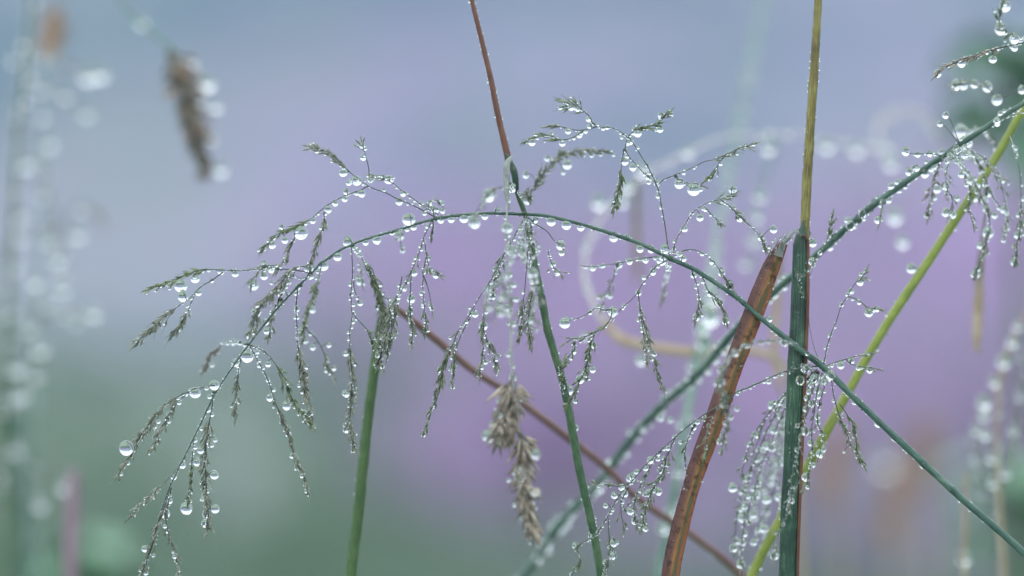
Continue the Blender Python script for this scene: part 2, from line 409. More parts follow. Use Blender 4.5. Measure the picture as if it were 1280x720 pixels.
tufts('heather', 'heather', 900, 6, 42, .20, 20, .014, 'purple flowering heather spread over the blurred slope', 'heather',
      clumps=[(.16, 4.2, .28, .28, 36), (.55, 3.9, .30, .22, 36), (.30, 5.2, .45, .30, 44), (.95, 4.8, .4, .30, 40), (.30, 3.2, .14, .14, 16), (.75, 3.5, .14, .14, 16)])
tufts('turf', 'turf', 1500, 1.8, 9, .08, 22, .004, 'low green grass covering the ground before the heather', 'grass')

# closed box of damp air round camera and land
bm = bmesh.new(); bmesh.ops.create_cube(bm, size=1)
bmesh.ops.scale(bm, vec=(3100, 3100, 66), verts=bm.verts); bmesh.ops.translate(bm, vec=(0, 0, 25), verts=bm.verts)
m = bpy.data.materials.new('damp_air'); m.use_nodes = True; t = m.node_tree; t.nodes.remove(t.nodes['Principled BSDF'])
pv = node(t, 'ShaderNodeVolumePrincipled'); pv.inputs['Color'].default_value = (.80, .90, 1, 1); pv.inputs['Density'].default_value = .0011; pv.inputs['Anisotropy'].default_value = .2
t.links.new(pv.outputs[0], t.nodes['Material Output'].inputs['Volume']); M['air'] = m
HAZE = tag(link_mesh('haze', bm, 'air', smooth=False), 'pale damp air thinning the far slope', 'haze', kind='stuff')

GP = GROUND_PY
# ---- 1. the arching panicle
A = Grass('grass_panicle', 'green arching grass stem hung with drops, its thin twigs drooping all along the frame', 'grass', base_at(1760, 0))
A.stem([(1700,1300),(1540,985),(1400,822),(1280,692),(1200,622),(1120,548),(1070,500),(1030,460),(1000,437),(960,405),(915,368),(870,338),(838,323),(800,304),(740,284),(690,271),(655,267),(600,266),(545,273),(500,287),(440,306),(405,328),(375,357),(345,388),(312,428),(290,458),(269,490),(250,530),(230,572),(212,610),(200,645),(190,685),(172,727)][::-1] if False else
 [(172,727,0,.6),(190,685,0,.7),(200,645,0,.8),(212,610,0,.8),(230,572,0,.9),(250,530,0,.9),(269,490,0,1.0),(290,458,0,1.0),(312,428,0,1.1),(345,388,0,1.2),(375,357,0,1.4),(405,328,0,1.6),(440,306,0,1.6),(500,287,0,1.8),(545,273,0,1.9),(600,266,0,1.9),(655,267,0,2.0),(690,271,0,2.1),(740,284,0,2.3),(800,304,0,2.5),(838,323,0,2.8),(870,338,0,2.9),(915,368,0,3.1),(960,405,0,3.3),(1000,437,0,3.7),(1030,460,0,3.9),(1070,500,0,4.2),(1120,548,0,4.3),(1200,622,0,4.4),(1280,692,0,4.6),(1400,822,0,5),(1540,985,0,5),(1700,1300,0,5.5)],
 'teal', base=base_at(1760, 0), beads=.85, sections=[(0,6,'the thin lowest tip of the arching stem'),(6,12,'the thin down-curving end of the arching stem'),(12,16,'the arching stem before the red stem crosses'),(16,20,'the arching stem just past the red stem'),(20,25,'the arching stem above the red blade'),(25,32,'the thick straight slope of the arching stem')])
bp_ = [((440,306),2.6),((545,273),3.0),((655,267),3.2),((838,323),4.0),((1030,460),5),((375,357),2),((309,430),1.7),((268,490),1.6)]
for (x, y), r_ in bp_:       # swollen nodes where the twigs leave
    c = P(x, y); cs = [(c + Vector((i * 1.6 * K, 0, 0)), r_ * K * (1 - .12 * i * i), float(i)) for i in (-2, -1, 0, 1, 2)]
    b_ = bmesh.new(); tube(b_, cs, 10); link_mesh('node', b_, 'green', A.o)
# lower tip
A.branch('the seed head at the very tip', [(212,612),(203,640),(192,675),(182,705),(171,735)], 0, heads=[H(.4, spread=.9, dens=1.1)])
A.branch('the short twig beside the tip', [(214,608,0),(208,650,.002),(214,678,.003),(221,700,.003),(224,728,.003)], heads=[H(1, spread=.6, dens=.8)])
A.branch('the slim leaf-like tip seed head', [(228,578,0),(218,590,-.001),(202,606,-.002),(182,624,-.003),(163,644,-.003)], heads=[H(1.6, spread=.45, dens=.9)], beads=.1)
A.branch('the tiny twig bearing one big drop', [(243,545,0),(240,575,.003),(238,600,.003),(235,625,.003)], heads=[H(1, spread=.3, kind='seedgreen', dens=.7)])
A.branch('the dense drooping head beside the tip', [(266,490,0),(264,515,.001),(259,545,.001),(256,575,.001),(258,610,.001),(260,640,.001),(259,662,.001)], r=(1,.7), heads=[H(1.2, spread=1.1, dens=1.7)])
A.branch('the outermost leaning seed head', [(268,482,0),(244,487,-.001),(222,496,-.002),(198,515,-.003),(177,545,-.003),(162,572,-.003),(150,592,-.003)], heads=[H(1.8, spread=.8, dens=1.5)])
A.branch('the second leaning seed head', [(240,488,-.001),(222,502,.001),(208,525,.002),(195,548,.002),(188,560,.002)], heads=[H(.8, spread=.7, dens=1.1)])
A.branch('the short blurred brown-green seed head', [(308,430,0),(292,427,.006),(278,430,.010),(266,441,.012),(255,462,.014)], heads=[H(2, spread=.7, dens=1.1, kind='seedbrown')])
A.branch('the short hanging sprig beneath the node', [(305,436,0),(299,460,.002),(297,485,.003),(294,505,.003),(293,522,.003)], heads=[H(1.2, spread=.7, dens=1.1)])
A.branch('the curving twig with bent seed head', [(310,430,0),(330,440,-.002),(345,456,-.003),(356,476,-.003),(366,500,-.003),(380,518,-.003),(390,532,-.003)], heads=[H(1.8, spread=.8, dens=1.4, kind='seedgreen')])
A.branch('the long thin hanging tail', [(312,432,0),(325,455,.001),(336,480,.002),(346,510,.002),(360,540,.002),(370,570,.002),(379,595,.002),(385,612,.002)], heads=[H(2.5, spread=.5, dens=1.3)])
A.branch('the grey sprig between the curving twigs', [(372,430,.002),(377,455,.002),(381,480,.001),(386,510,.0),(389,528,.0)], heads=[H(0.2, spread=.7, dens=1.6)])
A.branch('the twin hanging thread', [(372,360,0),(370,385,.001),(371,410,.002),(372,432,.002),(377,460,.002),(384,490,.001)], heads=[H(3, spread=.8, dens=1.5)])
A.branch('the blurred green hanging head', [(402,334,0),(396,355,-.006),(389,378,-.009),(382,400,-.010),(379,422,-.010)], r=(1.6,1), heads=[H(.8, spread=.55, dens=1.3, kind='seedgreen', size=1.1)])
A.branch('the blurred twig of paired drops', [(383,412,-.008),(396,424,-.008),(404,440,-.008),(410,455,-.008),(416,470,-.008)], heads=[H(1.6, spread=.6, dens=.9)])
A.branch('the big grey leaning seed head', [(384,333,0),(368,335,-.001),(352,352,-.002),(336,370,-.003),(322,392,-.003),(314,414,-.003)], r=(1.1,.7), heads=[H(.6, spread=1, dens=2.0, size=1.1)])
A.branch('the smaller head tucked under it', [(362,342,0),(354,362,.001),(345,382,.002),(339,402,.002),(336,420,.002)], heads=[H(.6, spread=.8, dens=1.2)])
A.branch('the long outermost level twig', [(388,340,0),(360,337,0),(335,336,0),(305,338,0),(280,338,0),(255,337,0),(235,343,0),(210,353,0),(188,361,0)], heads=[H(4.6, spread=.45, dens=1.3, kind='seedgreen', size=1.1)])
A.branch('the forked twig below the level one', [(278,340,0),(265,350,0),(252,358,-.001),(241,370,-.001),(225,381,-.001),(208,395,-.001),(190,410,-.001),(170,430,-.001)], heads=[H(4.2, spread=1.0, dens=1.9)])
A.branch('the small tuft hanging from the fork', [(245,366,0),(239,380,.001),(235,390,.001),(226,403,.001),(216,418,.001)], heads=[H(1.6, spread=.5, dens=1.4)])
A.branch('the green cluster by the stem', [(352,338,.0),(340,332,-.003),(330,334,-.004),(320,344,-.005),(316,354,-.005)], heads=[H(.8, spread=.9, dens=.7, kind='seedgreen')])
# upper left spray
A.branch('the upper spray rising from the node', [(543,271,0),(530,264,0),(521,259,0),(509,253,0),(497,249,0),(482,241,0),(467,236,0),(455,229,0),(446,222,0),(430,208,0),(416,194,0),(400,187,0),(388,184,0)], r=(1.2,.6), heads=[H(8.5, spread=.6, dens=1.5)])
A.branch('the paired upper thread', [(548,268,0),(530,258,.002),(515,247,.003),(502,238,.003),(490,228,.003),(476,221,.003),(462,219,.003)], heads=[H(4, 5.6, spread=.4, kind='seedgreen', dens=.8)])
A.branch('the little upright twig', [(461,224,0),(461,212,0),(459,202,0),(456,190,0),(453,180,0)], heads=[H(2.6, spread=1.4, dens=.8)])
A.branch('the dripping string curving down from the spray', [(460,232,0),(447,239,0),(437,242,0),(430,245,0),(415,253,0),(400,264,0),(386,275,0),(370,283,0),(355,288,0),(341,297,0),(331,309,0)], heads=[H(6, spread=.35, dens=1.1, kind='seedgreen')])
A.branch('the upright grey head below the string', [(406,266,0),(405,280,0),(400,293,0),(396,305,0),(391,320,0),(388,336,0)], heads=[H(.5, spread=.6, dens=1.7)])
A.branch('the fine grey hanging head', [(372,284,0),(369,296,0),(364,308,0),(357,322,0),(346,338,0)], heads=[H(.4, spread=.6, dens=1.2)])
A.branch('the crown of spikelets at the node', [(543,271,0),(540,262,-.001),(534,255,-.001),(546,250,.001),(552,255,.001)], heads=[H(.5, spread=1.2, dens=.7, size=.7)])
# from the node at 440
A.branch('the straight hanging thread', [(440,308,0),(440,325,0),(440,345,0),(439,370,0),(440,395,0),(437,415,0),(437,432,0),(439,455,0),(440,480,0),(439,505,0),(438,535,0),(443,560,0)], r=(1,.7), heads=[H(6, spread=.7, dens=1.7)])
A.branch('the short side thread', [(442,350,0),(443,362,0),(447,370,0),(450,380,0)])
A.branch('the leaning side sprig', [(441,390,0),(446,398,0),(455,407,0),(461,416,0),(466,430,0)], heads=[H(1.8, spread=.6, dens=.9, kind='seedgreen')])
A.branch('the thread feeding the tangled heads', [(441,308,0),(448,314,.002),(455,327,.003),(462,342,.004),(470,360,.005),(476,380,.006),(480,400,.007)], heads=[H(3, spread=.8, dens=1.9, kind='seedgreen')])
A.branch('the loose blurred sprig', [(447,312,0),(449,328,-.008),(451,345,-.01),(453,358,-.01)], heads=[H(1, spread=1.1, dens=.5, size=.7)])
# from the node at 542
A.branch('the slanting wet string', [(542,273,0),(536,285,0),(530,296,0),(525,312,0),(520,326,0),(514,340,0),(508,352,0),(503,361,0),(497,370,0)], heads=[H(3, 6, spread=1, dens=.55, size=.6)])
A.branch('the green bud stub', [(541,276,0),(542,284,.001),(541,293,.001)], r=(1.5,1.2), heads=[H(.4, spread=.3, dens=1.2, kind='seedgreen')])
A.branch('the knotted hanging twig', [(530,300,0),(533,318,.001),(529,345,.001),(528,367,.001),(530,385,.001),(532,400,.001),(531,414,.001)], heads=[H(4, spread=.4, dens=1.0, kind='seedgreen'), H(.6, 2, spread=1.1, dens=.5, size=.7)])
A.branch('the twig with a bent green spikelet', [(533,318,0),(537,335,-.001),(543,340,-.002),(549,346,-.003)], heads=[H(.5, spread=.8, dens=.8, kind='seedgreen', size=.8)])
A.branch('the thin twig of single beads', [(530,345,0),(534,358,0),(537,372,0),(540,388,0)], heads=[H(2, spread=.3, dens=.5)])
A.branch('the dripping tassel', [(515,338,0),(513,360,0),(512,378,0),(514,398,0),(516,415,0),(514,430,0)], heads=[H(2, spread=.7, dens=1.1), ])
A.branch('the bunch over the stem top', [(503,345,.003),(498,365,.003),(494,385,.004),(491,405,.004),(487,425,.004),(485,442,.004)], heads=[H(1, spread=.6, dens=1.2, kind='seedgreen')])
A.branch('the blurred two-drop tag', [(500,287,0),(500,296,-.01),(501,305,-.01),(503,314,-.01)], r=(1,1))
# from the node at 655
A.branch('the long slanting thread of beads', [(657,272,0),(648,286,0),(640,302,0),(630,318,0),(622,334,0),(612,353,0),(600,370,0),(592,384,0),(584,398,0),(574,412,0),(566,430,0),(557,448,0),(553,466,0),(549,485,0),(542,506,0),(536,520,0),(531,537,0)], heads=[H(9, spread=.6, dens=1.2), H(10.5, 12.5, spread=.35, dens=1.2, kind='seedgreen', size=1.3)])
A.branch('the inner twin of the slanting thread', [(594,386,0),(585,402,.001),(576,420,.002),(570,438,.002),(567,458,.002),(566,478,.002)], heads=[H(3, spread=.5, dens=.9, kind='seedgreen')])
A.branch('the clotted green sprig', [(638,300,0),(628,320,.001),(622,335,.002),(620,350,.002),(616,362,.002)], heads=[H(.6, spread=.8, dens=1.2, kind='seedgreen')])
A.branch('the pale hanging bundle', [(612,355,0),(606,385,.002),(604,405,.002),(609,425,.002),(617,442,.002),(621,460,.002)], heads=[H(1.8, spread=.7, dens=1.3)])
A.branch('the small side bundle', [(606,395,.002),(604,420,.003),(604,440,.003),(602,455,.003),(600,467,.003)], heads=[H(1.5, spread=.6, dens=.8)])
A.branch('the thick wet knot below the crossing', [(656,270,0),(660,285,-.003),(662,300,-.005),(660,315,-.006),(650,322,-.006)], heads=[H(.5, spread=1.4, dens=.8, size=.7)], beads=.7)
A.branch('the stiff twig of four drops', [(660,272,0),(672,282,.001),(684,290,.002),(692,300,.002),(700,306,.002),(704,312,.002)], heads=[H(3, spread=1.3, dens=.5, size=.7)])
A.branch('the short twig beside the green stem', [(685,312,.002),(688,325,.002),(693,335,.002),(700,342,.002)], heads=[H(1, spread=1.2, dens=.8, size=.6)])
A.branch('the grey head hanging before the green stem', [(662,300,0),(664,330,-.002),(666,355,-.002),(663,385,-.002),(660,405,-.002),(664,430,-.002)], heads=[H(2, spread=.8, dens=1.8)])
A.branch('the second grey head alongside', [(660,310,0),(658,340,.0),(655,370,.0),(652,395,.0),(650,420,.0)], heads=[H(2, spread=.8, dens=1.3)])
A.branch('the blurred pale cluster', [(640,300,-.002),(638,330,-.018),(628,352,-.022),(632,372,-.022),(618,384,-.022),(640,392,-.022)], heads=[H(1.5, spread=1.8, dens=.35, kind='seedgreen')], beads=.5, bmax=4.6, bmin=1.3)
A.branch('the second blurred pale cluster', [(648,300,-.004),(658,330,-.014),(668,350,-.016),(672,372,-.016),(664,392,-.016),(668,408,-.016)], heads=[H(1.5, spread=1.8, dens=.35)], beads=.45, bmax=4.6, bmin=1.3)
A.branch('the low blurred pale cluster', [(628,352,-.022),(612,362,-.024),(606,378,-.024),(622,390,-.024),(612,398,-.024)], heads=[H(1, spread=1.8, dens=.35)], beads=.5, bmax=4.6, bmin=1.3)
# from the node at 838
A.branch('the tall thread rising from the node', [(837,321,0),(834,300,0),(830,278,0),(827,258,0),(822,235,0),(812,212,0),(802,196,0),(793,181,0),(785,172,0),(777,166,0),(768,161,0),(755,159,0),(745,158,0)], r=(1.2,.7))
A.branch('the topmost curl', [(748,158,0),(740,153,0),(736,145,0),(731,140,0),(722,134,0),(713,130,0),(705,128,0)], heads=[H(2.6, spread=1.1, dens=1.4, kind='seedgreen')])
A.branch('the top level string', [(745,158,0),(735,161,0),(722,163,0),(710,161,0),(698,158,0),(687,158,0)], heads=[H(3.2, spread=.5, dens=.9)])
A.branch('the green-headed top string', [(730,163,0),(716,172,0),(702,175,0),(688,170,0),(674,171,0),(660,176,0)], heads=[H(1.6, spread=.6, dens=1.0, kind='seedgreen')])
A.branch('the double head on the top thread', [(785,172,0),(790,166,0),(800,160,0),(812,157,0),(824,152,0),(834,143,0)], heads=[H(.8, spread=.7, dens=1.4, kind='seedgreen')])
A.branch('the green tassel below the top thread', [(784,174,0),(781,184,0),(778,196,0),(777,210,0),(776,225,0),(773,240,0),(768,262,0)], heads=[H(2.8, spread=.7, dens=1.7, kind='seedgreen')])
A.branch('the joining thread', [(780,186,0),(788,198,0),(796,207,0),(804,215,0),(811,222,0),(820,228,0)])
A.branch('the beaded string pointing at the brown tip', [(822,231,0),(830,225,0),(845,219,0),(857,213,0),(870,207,0),(880,202,0),(890,200,0),(905,194,0),(920,187,0),(940,180,0)], heads=[H(5.6, spread=.5, dens=.9)])
A.branch('the green bud under the brown tip', [(905,196,0),(898,205,0),(894,215,0),(884,224,0)], heads=[H(1, spread=.4, dens=1.2, kind='seedgreen')])
A.branch('the string of three hanging drops', [(845,219,0),(848,224,.001),(858,228,.002),(867,230,.002),(877,233,.002)], heads=[H(1, spread=.8, dens=.35, size=.8)])
A.branch('the fine thread climbing right of the node', [(842,318,0),(844,304,0),(851,289,0),(858,276,0),(865,266,0),(876,258,0),(888,252,0),(900,249,0),(914,243,0)], heads=[H(6, spread=.8, dens=.9, kind='seedgreen')])
A.branch('the loose trailing sprig', [(900,249,0),(910,256,0),(918,264,0),(928,274,0),(940,284,0),(951,297,0),(957,309,0)], heads=[H(1, 3.2, spread=.7, dens=.8), H(4.5, spread=.8, dens=.7)])
A.branch('the lone wet twig', [(880,258,0),(890,268,.001),(900,277,.002)], heads=[H(1, spread=.9, dens=.6)])
A.branch('the thread arching over the stem', [(842,320,0),(852,314,0),(862,312,0),(872,314,0),(882,320,0),(890,327,0),(900,338,0),(909,350,0),(914,357,0)], heads=[H(5.6, spread=.7, dens=1.0)])
A.branch('the dangling sprig below the stem', [(865,338,0),(869,350,0),(872,362,0),(874,376,0),(873,388,0),(870,400,0)], heads=[H(2.2, spread=.6, dens=.8)])
A.branch('the pair of pendant buds', [(878,345,0),(882,357,0),(887,366,0),(896,372,0),(902,382,0),(907,400,0)], heads=[H(1.6, spread=.35, dens=.8, kind='seedgreen', size=1.1)])
A.branch('the faint level string left of the node', [(832,321,0),(820,321,.002),(795,325,.004),(774,329,.005),(755,332,.006),(740,334,.007),(725,332,.008)])
A.branch('the faint drooping cluster', [(772,330,.005),(768,345,.010),(762,358,.012),(756,370,.012),(752,384,.012)], heads=[H(1, spread=1.4, dens=.5)], beads=.6, bmax=2)
A.branch('the zigzag twig under the node', [(834,325,0),(820,333,0),(812,343,0),(803,355,0),(797,366,0),(789,375,0),(778,385,0),(768,397,0),(764,404,0)])
A.branch('the slim drooping tail', [(798,364,0),(799,378,0),(802,394,0),(806,410,0),(811,425,0),(815,440,0),(819,455,0),(824,472,0),(829,486,0)], heads=[H(1.4, spread=.5, dens=1.2)])
A.branch('the tail twin', [(799,380,0),(802,400,-.001),(805,420,-.002),(808,440,-.002),(809,455,-.002)], heads=[H(1.5, spread=.5, dens=1.0)])
A.branch('the ragged sprig below the zigzag', [(766,388,0),(764,397,0),(757,407,0),(748,412,0),(738,418,0),(726,421,0),(714,424,0),(708,428,0)], heads=[H(1, spread=.8, dens=.7, kind='seedgreen')], beads=.5, bmax=2)
A.branch('the long ragged drooping sprig', [(745,413,0),(740,428,0),(737,443,0),(733,458,0),(728,470,0),(722,480,0),(716,495,0),(710,505,0)], heads=[H(.5, spread=.9, dens=1.3, kind='seedgreen')], beads=.6, bmax=2)
A.branch('the short green side sprig', [(719,428,0),(717,438,0),(709,448,0),(703,460,0)], heads=[H(.5, spread=.5, dens=.6, kind='seedgreen')])
A.branch('the blurred sprig under the node', [(836,330,0),(835,342,.014),(832,352,.018),(828,366,.018),(826,376,.018)], heads=[H(2, spread=.6, dens=1)])
A.branch('the loose thread holding the pendant', [(766,388,0),(755,388,0),(745,385,0),(735,392,0),(722,398,0),(706,400,0)])
for (x, y, nb) in ((543,266,1.6),(838,320,1.2),(372,352,1.0),(452,230,1.2),(480,226,1.0)):
    A.branch(None, [(x-14,y-2,0),(x-5,y-7,-.002),(x+4,y-4,-.003),(x+14,y-6,-.001)], r=(.6,.5), beads=nb, bmax=3.6, bmin=.9)
A.branch(None, [(655,275,0),(650,290,-.006),(657,305,-.009),(668,300,-.009),(672,315,-.008),(664,330,-.008)], r=(.7,.5), beads=.8, bmax=4.4, bmin=1.2)
for ph, pts in [('the airy sprig left of the stalk', [(1000,474,0),(975,500,.004),(950,530,.006),(935,562,.006),(928,590,.006)]),
                ('the airy sprig crossing the red blade', [(905,502,0),(893,520,-.003),(884,545,-.004),(880,570,-.004)]),
                ('the beaded sprig from the sweeping twig', [(870,524,0),(862,545,.002),(856,566,.003),(858,590,.003)]),
                ('the low beaded sprig', [(800,588,0),(786,608,.001),(776,632,.002),(780,658,.002)]),
                ('the far left airy strand of the curtain', [(985,490,.006),(958,540,.01),(938,590,.012),(922,640,.012),(918,690,.012)])]:
    A.branch(ph, pts, heads=[H(.8, spread=1.5, dens=.35, kind='seedgreen', size=.8)], beads=.4, bmax=3.6, bmin=.8)
for k_ in (0, 1, 2, 3):
    x0 = (1008, 994, 984, 976, 1000)[k_]; dd = (.006, .028, .016, .010, .038)[k_]
    A.branch(None, [(1024,464,0),(x0,490 + k_ * 3,dd*.6),(x0 - 14 - k_*2,528,dd),(x0 - 20 - k_ * 5,572,dd),(x0 - 32 - k_ * 4,622,dd),(x0 - 30 - k_ * 7, 645 + (0, 40, 15, 66, 30)[k_], dd)], heads=[H(1, spread=1.8, dens=.16, size=.8)], beads=.24, bmax=4.6, bmin=1.5)
# whorl at 1030
A.branch('the beaded string crossing the red blade', [(1026,457,0),(1000,433,-.004),(982,428,-.008),(960,426,-.011),(935,431,-.013),(918,441,-.014),(907,456,-.015),(901,472,-.015),(905,492,-.014),(908,512,-.012),(906,535,-.010),(903,560,-.008)], heads=[H(5.5, spread=.9, dens=1.0)], beads=.7, bmax=2.4)
A.branch('the long dark twig sweeping to the bottom', [(1028,458,0),(1005,459,0),(985,464,0),(965,471,0),(947,479,0),(932,486,0),(918,492,0),(900,505,0),(880,518,0),(860,532,0),(840,550,0),(823,566,0),(798,591,0),(773,620,0),(757,649,0),(745,670,0)], r=(1.5,.8), beads=.4)
A.branch('the heavy dripping bunch', [(845,545,0),(838,560,0),(832,575,0),(828,592,0),(820,605,0),(812,620,0),(806,640,0),(803,660,0)], heads=[H(1, spread=1.3, dens=1.5, kind='seedgreen', size=.8)], beads=.9, bmax=2.6)
A.branch('the neighbouring dripping bunch', [(826,565,0),(815,580,.002),(806,596,.003),(798,615,.003),(792,632,.003),(795,655,.003)], heads=[H(1, spread=1.2, dens=1.0, size=.8)], beads=.9, bmax=2.6)
A.branch('the string reaching back to the green stem', [(790,600,0),(778,607,0),(762,606,.001),(745,606,.002),(727,604,.003)], heads=[H(1, 3, spread=.8, dens=.4)])
A.branch('the sprig at the bottom edge', [(760,648,0),(760,665,0),(763,682,0),(760,700,0),(756,716,0)], heads=[H(1, spread=.8, dens=1.2, size=.8)], beads=.5, bmax=2.2)
A.branch('the lowest sprig', [(745,668,0),(733,676,0),(722,684,0),(726,698,0),(718,712,0),(712,722,0)], heads=[H(1, spread=.7, dens=.8, kind='seedgreen', size=.8)])
A.branch('the dark-tipped twig right of the whorl', [(1032,458,0),(1045,453,0),(1058,449,0),(1066,446,0),(1078,443,0),(1090,441,0)], heads=[H(3.2, spread=.12, dens=.8, size=.9)])
A.branch('the dripping twig under the dark tip', [(1058,450,0),(1066,456,0),(1075,459,0),(1086,460,0),(1098,462,0)], heads=[H(2, spread=.6, dens=.5, size=.7)])
A.branch('the thin thread rising to a fork', [(1030,456,0),(1033,437,0),(1038,420,0),(1044,404,0),(1052,381,0),(1060,371,0),(1068,356,0),(1076,349,0),(1081,340,0)], heads=[H(6, spread=.5, dens=1.0)])
A.branch('the fork ending in a dark bud', [(1060,371,0),(1068,373,0),(1078,379,0),(1086,385,0),(1096,386,0)], heads=[H(2, spread=.5, dens=.7)])
A.branch('the hair-thin thread to the upright bud', [(1026,456,0),(1016,430,0),(1010,400,.001),(1008,370,.002),(1012,345,.003),(1022,322,.004),(1031,308,.004),(1036,292,.004),(1040,272,.004)], r=(.6,.4), beads=.12, heads=[H(6.4, spread=.5, dens=1.3, kind='seedgreen')])
A.branch('the drooping sprig before the lime stem', [(1038,468,0),(1041,490,0),(1046,508,0),(1051,525,0),(1058,540,0),(1064,556,0)], heads=[H(2, spread=.5, dens=1.2)], beads=.5, bmax=2)
A.branch('the green drooping sprig beside it', [(1050,505,0),(1060,520,0),(1068,535,0),(1070,550,0),(1072,566,0),(1079,580,0)], heads=[H(.8, spread=.3, dens=1.2, kind='seedgreen')])
for j, (ph, pts, dd) in enumerate([
  ('the outer strand of the dense curtain', [(1022,462),(1003,478),(988,498),(976,522),(966,548),(955,575),(945,605),(936,635),(930,662),(926,690),(928,712)], .010),
  ('the pale middle strand of the curtain', [(1022,464),(1005,488),(992,515),(982,545),(974,575),(968,605),(960,632),(950,655),(945,675)], .016),
  ('the strand falling in front of the stalk', [(1025,466),(1015,490),(1008,515),(1002,545),(996,570),(990,600),(984,630)], -.006),
  ('the inner strand right of the stalk', [(1028,466),(1022,490),(1018,515),(1014,540),(1016,565),(1012,590),(1006,610)], -.003),
  ('the short strand hanging right of the whorl', [(1032,466),(1030,485),(1024,505),(1022,525),(1028,550),(1024,570)], .0),
  ('the blurred strand at the back of the curtain', [(1018,462),(998,490),(980,530),(968,570),(950,610),(940,650)], .030),
  ('the thin strand along the stalk foot', [(1000,600),(990,622),(984,640),(976,658),(970,680),(968,700)], -.008)]):
    p2 = [(x, y, dd * min(1, i_ / 3)) for i_, (x, y) in enumerate(pts)]
    if j == 6: p2 = [(x, y, dd) for x, y in pts]
    A.branch(ph, p2, heads=[H(1, spread=1.3, dens=.32 if j != 4 else .25, size=.8, kind='seedgreen' if j in (3, 6) else 'seed')], bmin=1.2 if j != 6 else .5, beads=.28 if j != 6 else .4, bmax=4.2 if j != 6 else 1.6)
A.branch('the wet knot of the whorl', [(1000,455,0),(1012,462,-.004),(1022,470,-.005),(1034,466,-.005),(1046,474,-.003)], r=(.8,.6), beads=.8, bmax=5, bmin=1.4)

# ---- 2. red-topped stem with dark green foot
B = Grass('grass_plant', 'slender stem, red above and dark green below, crossing the arching stem', 'grass', base_at(810, 0.004))
for ph, pts in [('the short twig with green husk by the dark stem', [(706,496,.003),(702,480,.001),(700,466,-.001),(703,455,-.001)]),]:
    B.branch(ph, pts, heads=[H(.6, spread=.6, dens=1.0, kind='seedgreen', size=1.3)])
B.stem([(540,-420),(560,-200),(586,-20),(600,40),(612,90),(622,140),(631,180),(636,202)], 'red', (2.2, 4.8), .004, 'upper_stem', 'the red upper stem', beads=.5, bmax=1.4)
B.stem([(633,193),(641,215),(645,235),(650,250),(656,266),(662,285)], 'green', d=.003, r=(2.6, 3.4), beads=.2)
bm = bmesh.new(); cs = catmull(path([(632,192,.001,1.5),(636,200,.001,3.6),(643,215,.0,4.2),(645,232,.0,3.6),(647,240,0,1.5)]), 3*K); tube(bm, cs, 8, .6); link_mesh('leaf_sheath', bm, 'darkgreen', B.o)
bm = bmesh.new(); cs = catmull(path([(640,196,0,2),(634,205,-.001,4),(633,225,-.001,4.5),(634,245,-.001,3.5),(636,262,-.001,1)]), 3*K); tube(bm, cs, 8, .25); link_mesh('sheath_membrane', bm, 'membrane', B.o)
B.stem([(660,280),(666,318),(672,350),(678,380),(686,420),(702,474),(715,537),(727,600),(740,657),(752,722),(770,850),(795,1500)], 'green', (4.2, 5.8), .004, 'lower_stem', 'the dark green lower stem', base=base_at(810, .004), beads=.9, bmax=1.5)

B.branch('the blurred grey head beside the red stem', [(646,236,.002),(653,244,-.004),(664,240,-.008),(675,222,-.010),(690,204,-.010),(706,193,-.010),(724,189,-.009),(742,188,-.008),(762,192,-.007)], heads=[H(.8, 7.5, spread=.7, dens=1.6)], beads=.5, bmax=2.4)
B.branch('the short blurred twig left of the sheath', [(642,232,.001),(632,234,-.010),(620,236,-.013),(611,243,-.014),(601,256,-.014),(593,270,-.013)], heads=[H(1.5, spread=.9, dens=.7, size=.8)], beads=.7, bmax=3)
# ---- 3. thick upright stalk
S = Grass('grass_plant', 'thick upright stalk, olive above a dark green sheath with a reddish edge', 'grass', base_at(975, 0.002))
S.stem([(1050,-700),(1036,-300),(1023,-10),(1018,80),(1013,160),(1008,240),(1005,310),(1004,360)], 'olive', (4.5, 6.8), .003, 'upper_stalk', 'the olive upper stalk', beads=.8, bmax=1.3)
cs = S.stem([(1004,276,.002,.8),(1003,284,.002,3),(1001.5,293,.002,7),(1000,308,.002,10),(999,360,.002,11),(997,430,.002,11.5),(993,520,.002,12),(990,600,.002,12),(986,700,.002,12),(985,800,.002,12.5),(978,1500,.004,13)], 'darkgreen', name='leaf_sheath', phrase='the dark green sheath of the stalk', base=base_at(975,.002), sides=18, flat=.72, beads=.5, bmax=1.2, rough=.02)
cs = catmull(path([(1003,294,-.0002,1.5),(1009.5,300,.0012,2),(1010,360,.0012,2.6),(1008,430,.0012,2.6),(1004.5,520,.0012,2.6),(1001,600,.0012,2.4),(997,720,.0012,2.4),(994,1000,0,3)]), 6*K)
bm = bmesh.new(); tube(bm, cs, 8, .7, .03); link_mesh('sheath_margin', bm, 'red', S.o)
S.branch('the torn tip of the sheath', [(1003,296,.002),(998,291,-.001),(993,290,-.001),(986,300,-.001),(975,305,-.001)], r=(1.5,.7), heads=[], beads=.8, bmax=1.8, mat_='membrane')
S.branch('the small twig lying on the stalk', [(1020,322,.0),(1012,335,-.002),(1002,345,-.002),(995,340,-.002),(1000,360,-.002),(1008,375,-.002)], r=(1.3,1), mat_='green', beads=.5, bmax=1.8)

